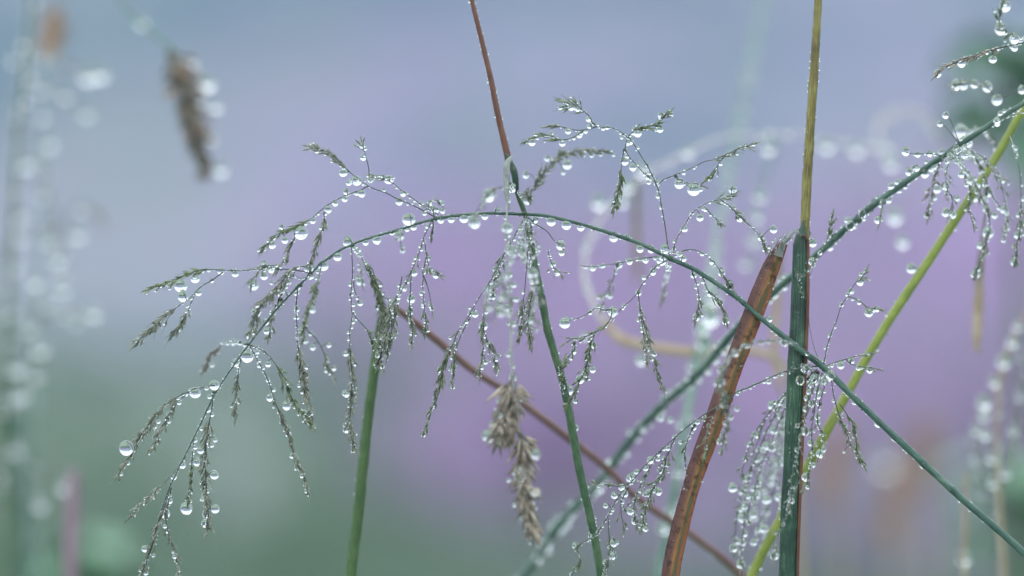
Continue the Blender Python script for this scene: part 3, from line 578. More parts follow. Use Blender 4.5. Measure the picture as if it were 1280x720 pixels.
# ---- 4. striped red blade
B4 = Grass('grass_plant', 'broad leaning red-brown blade with green and orange stripes', 'grass', base_at(800, 0.001))
def folded(pts, wd, depthfold, name, mt, parent, phrase=None, thick=1.2):
    cs = catmull(path(pts, 0.001), 5 * K)
    cs = [(c[0] + noise.noise_vector(c[0] * 60) * (1.2 * K), c[1] * (1 + .10 * noise.noise(c[0] * 120) + .05 * noise.noise(c[0] * 500)), c[2]) for c in cs]; fr = frames(cs); bm = bmesh.new(); uvl = bm.loops.layers.uv.verify()
    N = 12; rings = []; v = 0; vs_ = []
    for i, c in enumerate(cs):
        tg, up, sd = fr[i]; w_ = c[1]; ring = []
        for side in (0, 1):
            for k in range(N + 1):
                kk = k if side == 0 else N - k; u = kk / N
                x = (u - .5) * 2; y = (1 - abs(x - .15) ** 1.3) * depthfold * w_ + .07 * w_ * noise.noise(Vector((u * 9, c[0].z * 200, 0)))
                th = thick * K * (.5 + .5 * (1 - x * x)) * (1 if side == 0 else -1) * .5
                ring.append((bm.verts.new(c[0] + sd * (x * w_) + up * (y + th)), u))
        rings.append(ring); vs_.append(v)
        if i < len(cs) - 1: v += (cs[i+1][0] - c[0]).length * 100
    n_ = len(rings[0])
    for i in range(len(rings) - 1):
        for k in range(n_):
            a, b_ = rings[i][k], rings[i][(k+1) % n_]; c_, d_ = rings[i+1][(k+1) % n_], rings[i+1][k]
            f = bm.faces.new((a[0], b_[0], c_[0], d_[0]))
            for lp, (uu, vv) in zip(f.loops, ((a[1], vs_[i]), (b_[1], vs_[i]), (c_[1], vs_[i+1]), (d_[1], vs_[i+1]))): lp[uvl].uv = (uu, vv)
    if phrase: CARRIERS.append((phrase, [c[0] for c in cs], parent))
    return link_mesh(name, bm, mt, parent), cs
_, cs = folded([(984,298,.001,1.5),(980,305,.001,5),(973,316,.001,8.5),(964,334,.001,11.5),(952,365,.001,12.5),(938,402,.001,12.5),(920,450,.001,12.5),(904,495,.001,12.5),(888,540,.001,12),(868,595,.001,11.5),(850,660,.001,11),(838,722,.001,11),(822,900,.001,11),(806,1600,.001,11),(800,3235,.001,11)], 0, .35, 'blade', 'blade', B4.o, 'the striped red blade')
B4.spray([(c[0] + Vector((0, -.0006, 0)), c[1], c[2]) for c in cs], .35, 1.2)
folded([(1000,284,.000,.5),(992,290,.000,1.2),(985,298,.000,2),(978,308,.000,3.5),(973,320,.0005,6)], 0, .25, 'dry_tip', 'membrane', B4.o)
for x0, y0, x1, y1 in ((962,318,970,298),(968,312,982,290),(975,310,990,287),(978,314,988,296)):
    cs = catmull(path([(x0,y0,0),((x0+x1)/2-2,(y0+y1)/2,-.001),(x1,y1,-.001)], r=(.9,.4)), 3*K); bm = bmesh.new(); tube(bm, cs, 5); link_mesh('frayed_fibre', bm, 'membrane', B4.o)
    B4.spray(cs, .9, 1.9)

# ---- 5. lime stem
L5 = Grass('grass_plant', 'smooth lime-green stem slanting behind the thick upright stalk', 'grass', base_at(560, 0.014))
L5.stem([(1520,-300),(1400,-80),(1340,25),(1280,132),(1235,212),(1170,312),(1110,402),(1055,498),(1013,575),(975,650),(938,722),(860,900),(650,1700)], 'lime', (5.2, 6.2), .013, phrase='the lime-green stem', base=base_at(560, .014), beads=.18, bmax=1.8)

# ---- 6. bluish-green stem rising to the right with its own panicle
T6 = Grass('grass_panicle', 'bluish-green stem slanting low to high behind the red blade, drops thick on its upper end', 'grass', base_at(430, 0.05))
T6.stem([(1500,20,.0,2.2),(1390,72,.001,2.6),(1330,100,.002,3),(1280,128,.003,3.2),(1215,170,.004,3.6),(1150,215,.006,4),(1085,262,.008,4.3),(1010,328,.012,4.6),(940,390,.020,5),(873,466,.028,5.2),(827,507,.032,5.2),(786,553,.036,5.5),(752,600,.039,5.5),(702,653,.042,5.8),(665,707,.045,6),(590,820,.047,6),(470,1500,.05,6.5)], 'teal', phrase='the bluish-green slanting stem', base=base_at(430, .05), beads=.9, bmax=3.4)
T6.branch('the hanging twig with two soft drops', [(1105,248,.007),(1103,256,.006),(1102,266,.005),(1099,278,.005)], r=(1.4,1), heads=[H(1, spread=.3, dens=.5)])
T6.branch('the drooping green cluster', [(1192,188,.004),(1178,200,.006),(1170,215,.008),(1166,232,.01),(1162,250,.01),(1160,270,.01)], heads=[H(1, spread=.9, dens=.8, kind='seedbrown')], beads=.7, bmax=2.8)
T6.branch('the loop of drops over the lime stem', [(1186,192,.004),(1200,205,-.004),(1214,222,-.008),(1226,242,-.010),(1234,262,-.010),(1237,285,-.010),(1233,305,-.010),(1226,325,-.010),(1220,342,-.010)], r=(1.4,1), heads=[H(5, spread=.6, dens=1.1), H(2, 4, spread=1.2, dens=.7)], beads=.9, bmax=3.0)
T6.branch('the short arch of soft drops', [(1194,188,.004),(1205,184,-.006),(1215,190,-.008),(1222,201,-.008),(1228,216,-.008),(1236,236,-.008),(1248,256,-.008),(1262,280,-.008)], r=(1.2,.9), heads=[H(1.5, 5, spread=1.2, dens=.5)], beads=.7, bmax=2.8)
T6.branch('the inner drooping strand', [(1188,192,.004),(1184,210,-.004),(1182,232,-.006),(1190,250,-.006),(1186,268,-.006)], heads=[H(1, spread=1, dens=.6)], beads=.6, bmax=2.4)
T6.branch('the fine soft strand over the lime stem', [(1190,188,.004),(1204,212,-.002),(1212,236,-.004),(1211,258,-.004),(1216,280,-.004)], heads=[H(1, spread=1.2, dens=.5)], beads=.5, bmax=3)
T6.branch('the outward soft strand', [(1196,184,.004),(1222,192,-.004),(1244,212,-.008),(1254,240,-.010),(1258,268,-.010),(1256,292,-.010)], heads=[H(1, spread=1.2, dens=.5)], beads=.5, bmax=3.4)
T6.branch('the upper soft strand', [(1200,180,.004),(1212,165,.012),(1226,160,.016),(1240,172,.018),(1250,190,.018)], heads=[H(1, spread=1.2, dens=.4)], beads=.5, bmax=4)
T6.branch('the left reaching beads', [(1180,196,.004),(1162,192,.0),(1146,192,-.002),(1132,190,-.002)], heads=[], beads=.6, bmax=2.2)
T6.branch('the far right dangling twig', [(1262,170,.004),(1272,200,-.006),(1277,250,-.008),(1274,290,-.008),(1269,325,-.008)], heads=[H(2, spread=.7, dens=.9)], beads=.6, bmax=2.4)
bm = bmesh.new(); cs = catmull(path([(1232,262,.012,1),(1228,300,.03,2.5),(1225,340,.04,5),(1223,380,.042,7),(1221,415,.042,6.5),(1221,440,.042,3)]), 5*K); tube(bm, cs, 10, .5); link_mesh('dry_leaf', bm, 'straw', T6.o)

# ---- 7. panicle entering from the right edge
R7 = Grass('grass_panicle', 'fine drop-laden sprays reaching in from the upper right edge', 'grass', base_at(1560, 0.006))
R7.stem([(1330,40,.004,1.5),(1370,60,.004,2),(1430,140,.004,3),(1480,320,.005,4),(1520,900,.005,5)], 'green', phrase=None, base=base_at(1560,.006), beads=.1)
R7.branch('the grey twig pointing inward', [(1335,42,.003),(1300,48,.002),(1275,54,.001),(1255,58,0),(1240,62,0),(1222,68,0),(1205,73,0),(1190,80,0),(1180,84,0),(1172,92,0)], r=(1.6,.8), heads=[H(3, spread=.45, dens=1.2, kind='seedbrown')], beads=.5, bmax=2.2)
R7.branch('the upper twig of big drops', [(1330,40,.003),(1290,48,.002),(1268,44,-.004),(1252,36,-.008),(1249,20,-.008),(1256,4,-.008)], heads=[H(2, spread=.9, dens=.8, kind='seedgreen')], beads=.7, bmax=2.6)
R7.branch('the blurred lower twig', [(1345,48,.003),(1300,95,-.006),(1276,112,-.008),(1250,122,-.010),(1234,110,-.010),(1216,105,-.010),(1194,106,-.010)], heads=[H(3.5, spread=.9, dens=.4)], beads=.5, bmax=2.6)
R7.branch('the lowest edge twig', [(1350,60,.003),(1310,130,-.002),(1280,140,-.003),(1262,145,-.003),(1246,152,-.003)], beads=.5, bmax=2)

# ---- 8. left green stem
G8 = Grass('grass_plant', 'soft green stem standing under the tangled seed heads', 'grass', base_at(425, 0.014))
G8.stem([(481,376,.011,.6),(479,388,.011,3.5),(476,408,.012,5.8),(470,450,.012,6.3),(458,540,.012,6.6),(448,640,.012,6.8),(438,724,.012,7),(432,900,.013,7),(428,1700,.014,7)], 'midgreen', phrase='the soft green stem', base=base_at(425,.014), beads=.3, bmax=1.2)
G8.branch('the tangled head at the stem top', [(462,334,.004),(468,350,.005),(473,370,.006),(477,392,.006),(475,415,.006),(474,440,.006),(478,458,.006)], r=(1.2,1), heads=[H(.3, spread=.8, dens=2.2, kind='seed')])
G8.branch('the green husk above the stem top', [(480,385,.010),(472,360,.006),(467,345,.005),(461,334,.005)], r=(1.4,.8), heads=[H(1, spread=.4, dens=1.4, kind='seedgreen', size=1.2)])
G8.branch('the dense head before the stem top', [(484,372,.006),(488,392,.004),(484,415,.003),(478,435,.003),(472,455,.003)], r=(1.2,1), heads=[H(.3, spread=.9, dens=1.9, kind='seed')])

# ---- 9. brown-red stalk behind
N9 = Grass('grass_plant', 'thin brown-red stalk slanting down behind the seed heads', 'grass', base_at(1120, 0.04))
N9.stem([(492,380,.020,1.5),(500,388,.020,4),(540,420,.022,4.8),(590,462,.024,4.8),(640,495,.026,4.6),(702,541,.028,4.6),(761,587,.030,4.6),(794,620,.032,4.6),(869,672,.034,4.8),(925,718,.036,5),(1000,800,.038,5),(1100,1500,.04,5)], 'brownred', phrase='the brown-red stalk', base=base_at(1120,.04), beads=.05, bmax=1.4)

# ---- 10. brown heads hanging in front
F10 = Grass('drooping_seed_spike', 'blurred brown seed spike hanging low in front of the purple', 'seed head', P(636, 200, -.002))
F10.stem([(637,200,-.001,1.2),(634,240,-0.003,1.2),(634,290,-0.006,1.3),(636,340,-0.009,1.3),(639,400,-0.011,1.8),(640,450,-0.012,1.6),(642,490,-0.013,1.6),(648,540,-0.013,1.6),(656,600,-0.013,1.4),(664,655,-0.013,1)], 'membrane', phrase='the pale hanging thread of the brown spike', beads=.22, bmax=3.2)
F10.branch('the upper tuft of the brown spike', [(641,465,-0.012),(638,485,-0.013),(634,505,-0.013),(628,525,-0.014),(622,545,-0.014)], r=(1.4,1), heads=[H(.4, spread=1.4, dens=3, kind='seedbrown', size=2.2)], beads=.3, bmax=2)
F10.branch('the upper tuft side of the spike', [(641,465,-0.012),(644,490,-0.013),(643,510,-0.013),(640,530,-0.014),(638,545,-0.014)], r=(1.4,1), heads=[H(.4, spread=1.2, dens=2.2, kind='seedbrown', size=1.9)], beads=.3, bmax=2)
F10.branch('the long lower brown spike', [(648,535,-0.013),(655,560,-0.013),(654,585,-0.013),(655,610,-0.013),(660,635,-0.013),(666,658,-0.013)], r=(3.5,1.5), heads=[H(.1, spread=1.2, dens=3, kind='seedbrown', size=2.3)], beads=.3, bmax=2)

# ---- 11. blurred dark spike top left
F11 = Grass('sedge_spike', 'out-of-focus dark brown spike hanging against blue, drops down one side', 'seed head', base_at(-260, 0.09))
F11.stem([(222,66,.07,2),(196,44,.07,2),(168,22,.07,2),(120,-30,.07,2),(40,-70,.07,2.2),(-60,0,.07,2.5),(-160,260,.07,3),(-230,900,.07,4)], 'palegreen', base=base_at(-260,.07), beads=.03)
F11.branch(None, [(211,64,.07),(226,90,.07),(233,118,.07),(243,148,.07),(247,178,.07),(254,206,.07)], r=(7,4), heads=[H(0, spread=2.2, dens=2.6, kind='seeddark', size=2.2, wet=.05), H(0, 4, spread=2.6, dens=1.5, kind='seedtan', size=2.0, wet=.05)], beads=.05, mat_='seeddark')

# ---- 12. curled dried blade
C12 = Grass('dried_leaf', 'pale tan dried blade curling in wide loops behind the stems', 'dried leaf', base_at(1010, 0.09))
C12.stem([(1176,182,.11,1.2),(1168,160,.11,2),(1148,141,.11,3),(1122,138,.11,2.6),(1103,150,.11,3.2),(1097,172,.105,2.4),(1110,190,.10,3),(1085,184,.095,2.2),(1042,178,.09,2.6),(1000,168,.085,1.8),(962,170,.08,2.4),(905,172,.078,2.0),(852,195,.075,2.6),(806,218,.072,2),(760,262,.068,2.4),(738,298,.064,2),(731,342,.060,2.2),(742,380,.056,3),(756,404,.055,4.2)], 'paletan', name='curled_blade', phrase='the pale curled blade', flat=.3, beads=.18, bmax=3.4, rough=.28)
C12.stem([(754,400,.0551,4),(778,424,.054,6.5),(820,434,.054,6),(870,440,.054,6.5),(915,436,.056,6),(960,444,.058,5.5),(985,470,.062,5.5),(996,560,.07,5.5),(1005,800,.08,6)], 'straw', name='blade', base=base_at(1010,.09), flat=.35, beads=.05, bmax=2.5)
C12.stem([(797,226,.066,3),(796,260,.075,4),(796,300,.08,4.5),(797,352,.085,3)], 'straw', name='hanging_strip', flat=.4, beads=0)
C12.stem([(968,168,.08,1.5),(972,184,.08,1.5),(958,215,.08,1.5),(948,250,.08,1.5),(944,290,.08,1.5),(940,345,.08,1.5)], 'palegreen', name='side_twig', phrase='the soft pale string below the dried arch', beads=.2, bmax=2.8)

C12.stem([(975,300,.05,3),(972,360,.055,4.5),(968,430,.055,4.5),(975,490,.056,3)], 'straw', name='hanging_strip', flat=.4, beads=0)

# ---- 13. pale stem from top to the teal streak
V7 = Grass('grass_plant', 'very soft pale green stem beaded with large glows, passing behind the red blade', 'grass', base_at(800, 0.05))
V7.stem([(975,-200,.13,3.5),(955,-10,.125,3.5),(938,80,.115,3.5),(918,180,.105,3.5),(900,270,.09,3.5),(890,340,.07,4),(882,400,.055,5.5),(868,470,.052,5.5),(857,530,.05,5.5),(846,600,.05,5.5),(833,670,.05,5),(823,722,.05,5),(810,1000,.05,7)], 'palegreen', phrase='the soft pale green stem', base=base_at(800,.05), beads=.5, bmax=3.4)

# ---- 14. blurred clump down the left edge
SP = Grass('grass_plant', 'pale green out-of-focus stem at the far edge, strung with glowing drops', 'grass', base_at(0, 0.12))
SP.stem([(58,-200,.10,2.2),(42,-20,.10,2.4),(32,80,.10,2.6),(20,200,.10,2.8),(12,320,.10,3),(8,440,.10,3.2),(8,560,.11,4),(10,724,.11,4),(10,1400,.12,7)], 'midgreen', phrase='the pale edge stem', base=base_at(0,.12), beads=.35, bmax=5, )
for ph, pts in [('the top side twig of the edge stem', [(36,60),(60,70),(85,82),(108,90),(126,93)]),
                ('the second side twig of the edge stem', [(30,110),(50,112),(68,116),(84,120),(96,130),(110,142)]),
                ('the drooping side twig of the edge stem', [(26,150),(40,170),(52,210),(62,250),(72,290),(80,330),(80,362)]),
                ('the middle side twig of the edge stem', [(14,300),(30,290),(50,288),(75,290),(98,293)]),
                ('the level side twig of the edge stem', [(10,400),(35,396),(60,393),(90,391),(120,390)]),
                ('the lower side twig of the edge stem', [(9,520),(25,500),(40,470),(50,440),(46,352)]),
                ('the bottom side twig of the edge stem', [(10,560),(30,570),(50,585),(66,598),(80,608)])]:
    SP.branch(ph, [(x, y, .118) for x, y in pts], r=(1.6,1), heads=[H(1.5, spread=1.3, dens=.35, size=1.3, wet=.2)], beads=.12, bmax=4)
SQ = Grass('grass_plant', 'dark bluish-green blurred stem low at the far edge', 'grass', base_at(30, 0.14))
SQ.stem([(8,300,.14,2),(10,360,.14,4),(15,440,.14,7),(20,520,.14,8),(25,620,.14,8),(30,724,.14,8),(34,1300,.14,8)], 'teal', base=base_at(30,.14), beads=.2, bmax=3)
SR = Grass('seed_stalk', 'faint greyish stalk ending in an orange-brown blurred seed tuft', 'seed head', base_at(52, 0.13))
SR.stem([(62,60,.13,2),(58,140,.13,2),(54,260,.13,2.2),(46,400,.13,2.4),(44,560,.13,2.6),(50,724,.13,3),(52,1300,.13,3)], 'palegreen', base=base_at(52,.13), beads=.15, bmax=3)
SR.branch(None, [(60,72,.13),(62,58,.13),(66,42,.13),(66,26,.13)], r=(15,10), heads=[H(0, spread=1.4, dens=2.6, kind='seedtan', size=2.8, wet=.1)], mat_='seedtan', beads=0)
SU = Grass('heather_stalk', 'blurred mauve stalk rising from the bottom edge near the corner', 'plant stalk', base_at(84, 0.10))
SU.stem([(92,586,.10,4),(91,600,.10,8),(90,640,.10,9),(88,724,.10,9.5),(86,1300,.10,9)], 'mauve', base=base_at(84,.10), beads=0)
SB = Grass('grass_spikelet', 'small dark blurred spikelet hanging beside the edge stem', 'seed head', P(100, 262, .118))
SB.branch(None, [(72,290,.118),(92,262,.118),(108,258,.118),(128,272,.118)], r=(1.6,2), heads=[H(2, spread=.5, dens=1.4, kind='seedbrown', size=1.3)], beads=0)

# ---- 15. clump bottom right, blurred
Q = Grass('grass_panicle', 'soft-focus beige panicle with glowing drops near the lower right corner', 'grass', base_at(1262, 0.07))
Q.stem([(1350,300,.06,2),(1310,345,.06,2),(1283,392,.06,2),(1262,430,.06,2.2),(1250,480,.06,2.6),(1246,560,.06,3),(1250,640,.06,3.2),(1254,724,.06,3.5),(1260,1300,.065,4)], 'straw', phrase='the beige corner panicle', base=base_at(1262,.07), beads=.15, bmax=3)
Q.branch('the drooping twig of the corner panicle', [(1252,470,.06),(1240,490,.06),(1228,515,.06),(1220,545,.06),(1222,580,.06),(1226,610,.06)], r=(1.4,1), heads=[H(1, spread=1, dens=.5)], beads=.3, bmax=3)
Q.branch('the outer twig of the corner panicle', [(1290,392,.06),(1280,430,.06),(1276,480,.06),(1268,520,.06),(1266,545,.06),(1258,590,.06)], r=(1.4,1), heads=[H(1, spread=1, dens=.5)], beads=.3, bmax=3)
Q2 = Grass('grass_plant', 'pale beige blurred stem ending in one glowing drop', 'grass', base_at(1204, 0.06))
Q2.stem([(1208,590,.055,2),(1206,640,.055,2.6),(1205,690,.055,2.8),(1204,760,.055,3),(1204,1300,.056,3)], 'straw', phrase='the pale beige stem', base=base_at(1204,.056), beads=.05)
# ---- 16. far blurred things
for (nm, lb, ct, px, py, d, rr, mt, sz) in [
    ('seed_stalk', 'very faint brown seed tuft, lower of two behind the sloping stem', 'seed head', 1112, 640, .30, 16, 'seedtan', 4),
    ('seed_stalk', 'very faint peach seed tuft close beside the upright stalk', 'seed head', 1040, 592, .30, 14, 'seedtan', 4),
    ('seed_stalk', 'faint pale tan seed tuft above the corner of the slope', 'seed head', 1150, 580, .34, 12, 'seedtan', 4)]:
    g = Grass(nm, lb, ct, base_at(px + 30, d))
    g.stem([(px, py, d, 2), (px + 12, py + 160, d, 3), (px + 24, py + 700, d, 4)], 'straw', base=base_at(px + 30, d), beads=0)
    g.branch(None, [(px + 3, py + 40, d), (px, py + 10, d), (px + 4, py - 20, d), (px + 10, py - 45, d)], r=(rr * .8, rr * .4), heads=[H(0, spread=1.1, dens=1.3, kind=mt, size=sz, wet=0)], mat_=mt, beads=0)
def leafy(label, px, py, d, n_, ln, wd, seed):
    rg = random.Random(seed); base = base_at(px, d)
    g = Grass('leafy_plant', label, 'plant', base); top = P(px, py, d)
    cs = catmull([(top, .0012), (top.lerp(base, .5) + Vector((.008, 0, 0)), .002), (base, .003)], .008)
    bm = bmesh.new(); tube(bm, cs, 8); link_mesh('stem', bm, 'midgreen', g.o)
    for i in range(n_):
        c = cs[int(i / n_ * len(cs) * .12)][0]; a = i * 2.4 + rg.random()
        dr = Vector((math.cos(a), math.sin(a), rg.uniform(.1, .8))).normalized(); side = dr.cross(Vector((0, 0, 1))).normalized(); nrm = side.cross(dr)
        bm = bmesh.new(); uvl = bm.loops.layers.uv.verify(); rows = []; l_ = ln * rg.uniform(.7, 1.2)
        for j in range(9):
            t = j / 8; w_ = wd * math.sin(math.pi * min(.98, t * .92 + .06)) ** .8
            p = c + dr * (l_ * t) + Vector((0, 0, -l_ * .5 * t * t))
            rows.append([bm.verts.new(p + side * (w_ * s_) + nrm * (abs(s_) * w_ * .35) + nrm * o_) for o_ in (0, .0004) for s_ in ((-1, -.5, 0, .5, 1) if o_ == 0 else (1, .5, 0, -.5, -1))])
        for j in range(8):
            for k in range(10):
                f = bm.faces.new((rows[j][k], rows[j][(k+1) % 10], rows[j+1][(k+1) % 10], rows[j+1][k]))
                for lp, uvv in zip(f.loops, ((k, j), (k+1, j), (k+1, j+1), (k, j+1))): lp[uvl].uv = (uvv[0] / 10, uvv[1] / 8)
        bm.faces.new(rows[0][::-1]); bm.faces.new(rows[8])
        link_mesh('leaf', bm, 'leaf', g.o)
leafy('bright green leaves blurred to a patch at the upper right edge', 1262, 70, .36, 22, .024, .011, 3)
leafy('green leaves blurred to a patch by the lower right edge', 1262, 600, .36, 14, .022, .008, 5)
leafy('low green leaves lost in blur beside the mauve stalk', 110, 700, .34, 16, .024, .008, 6)
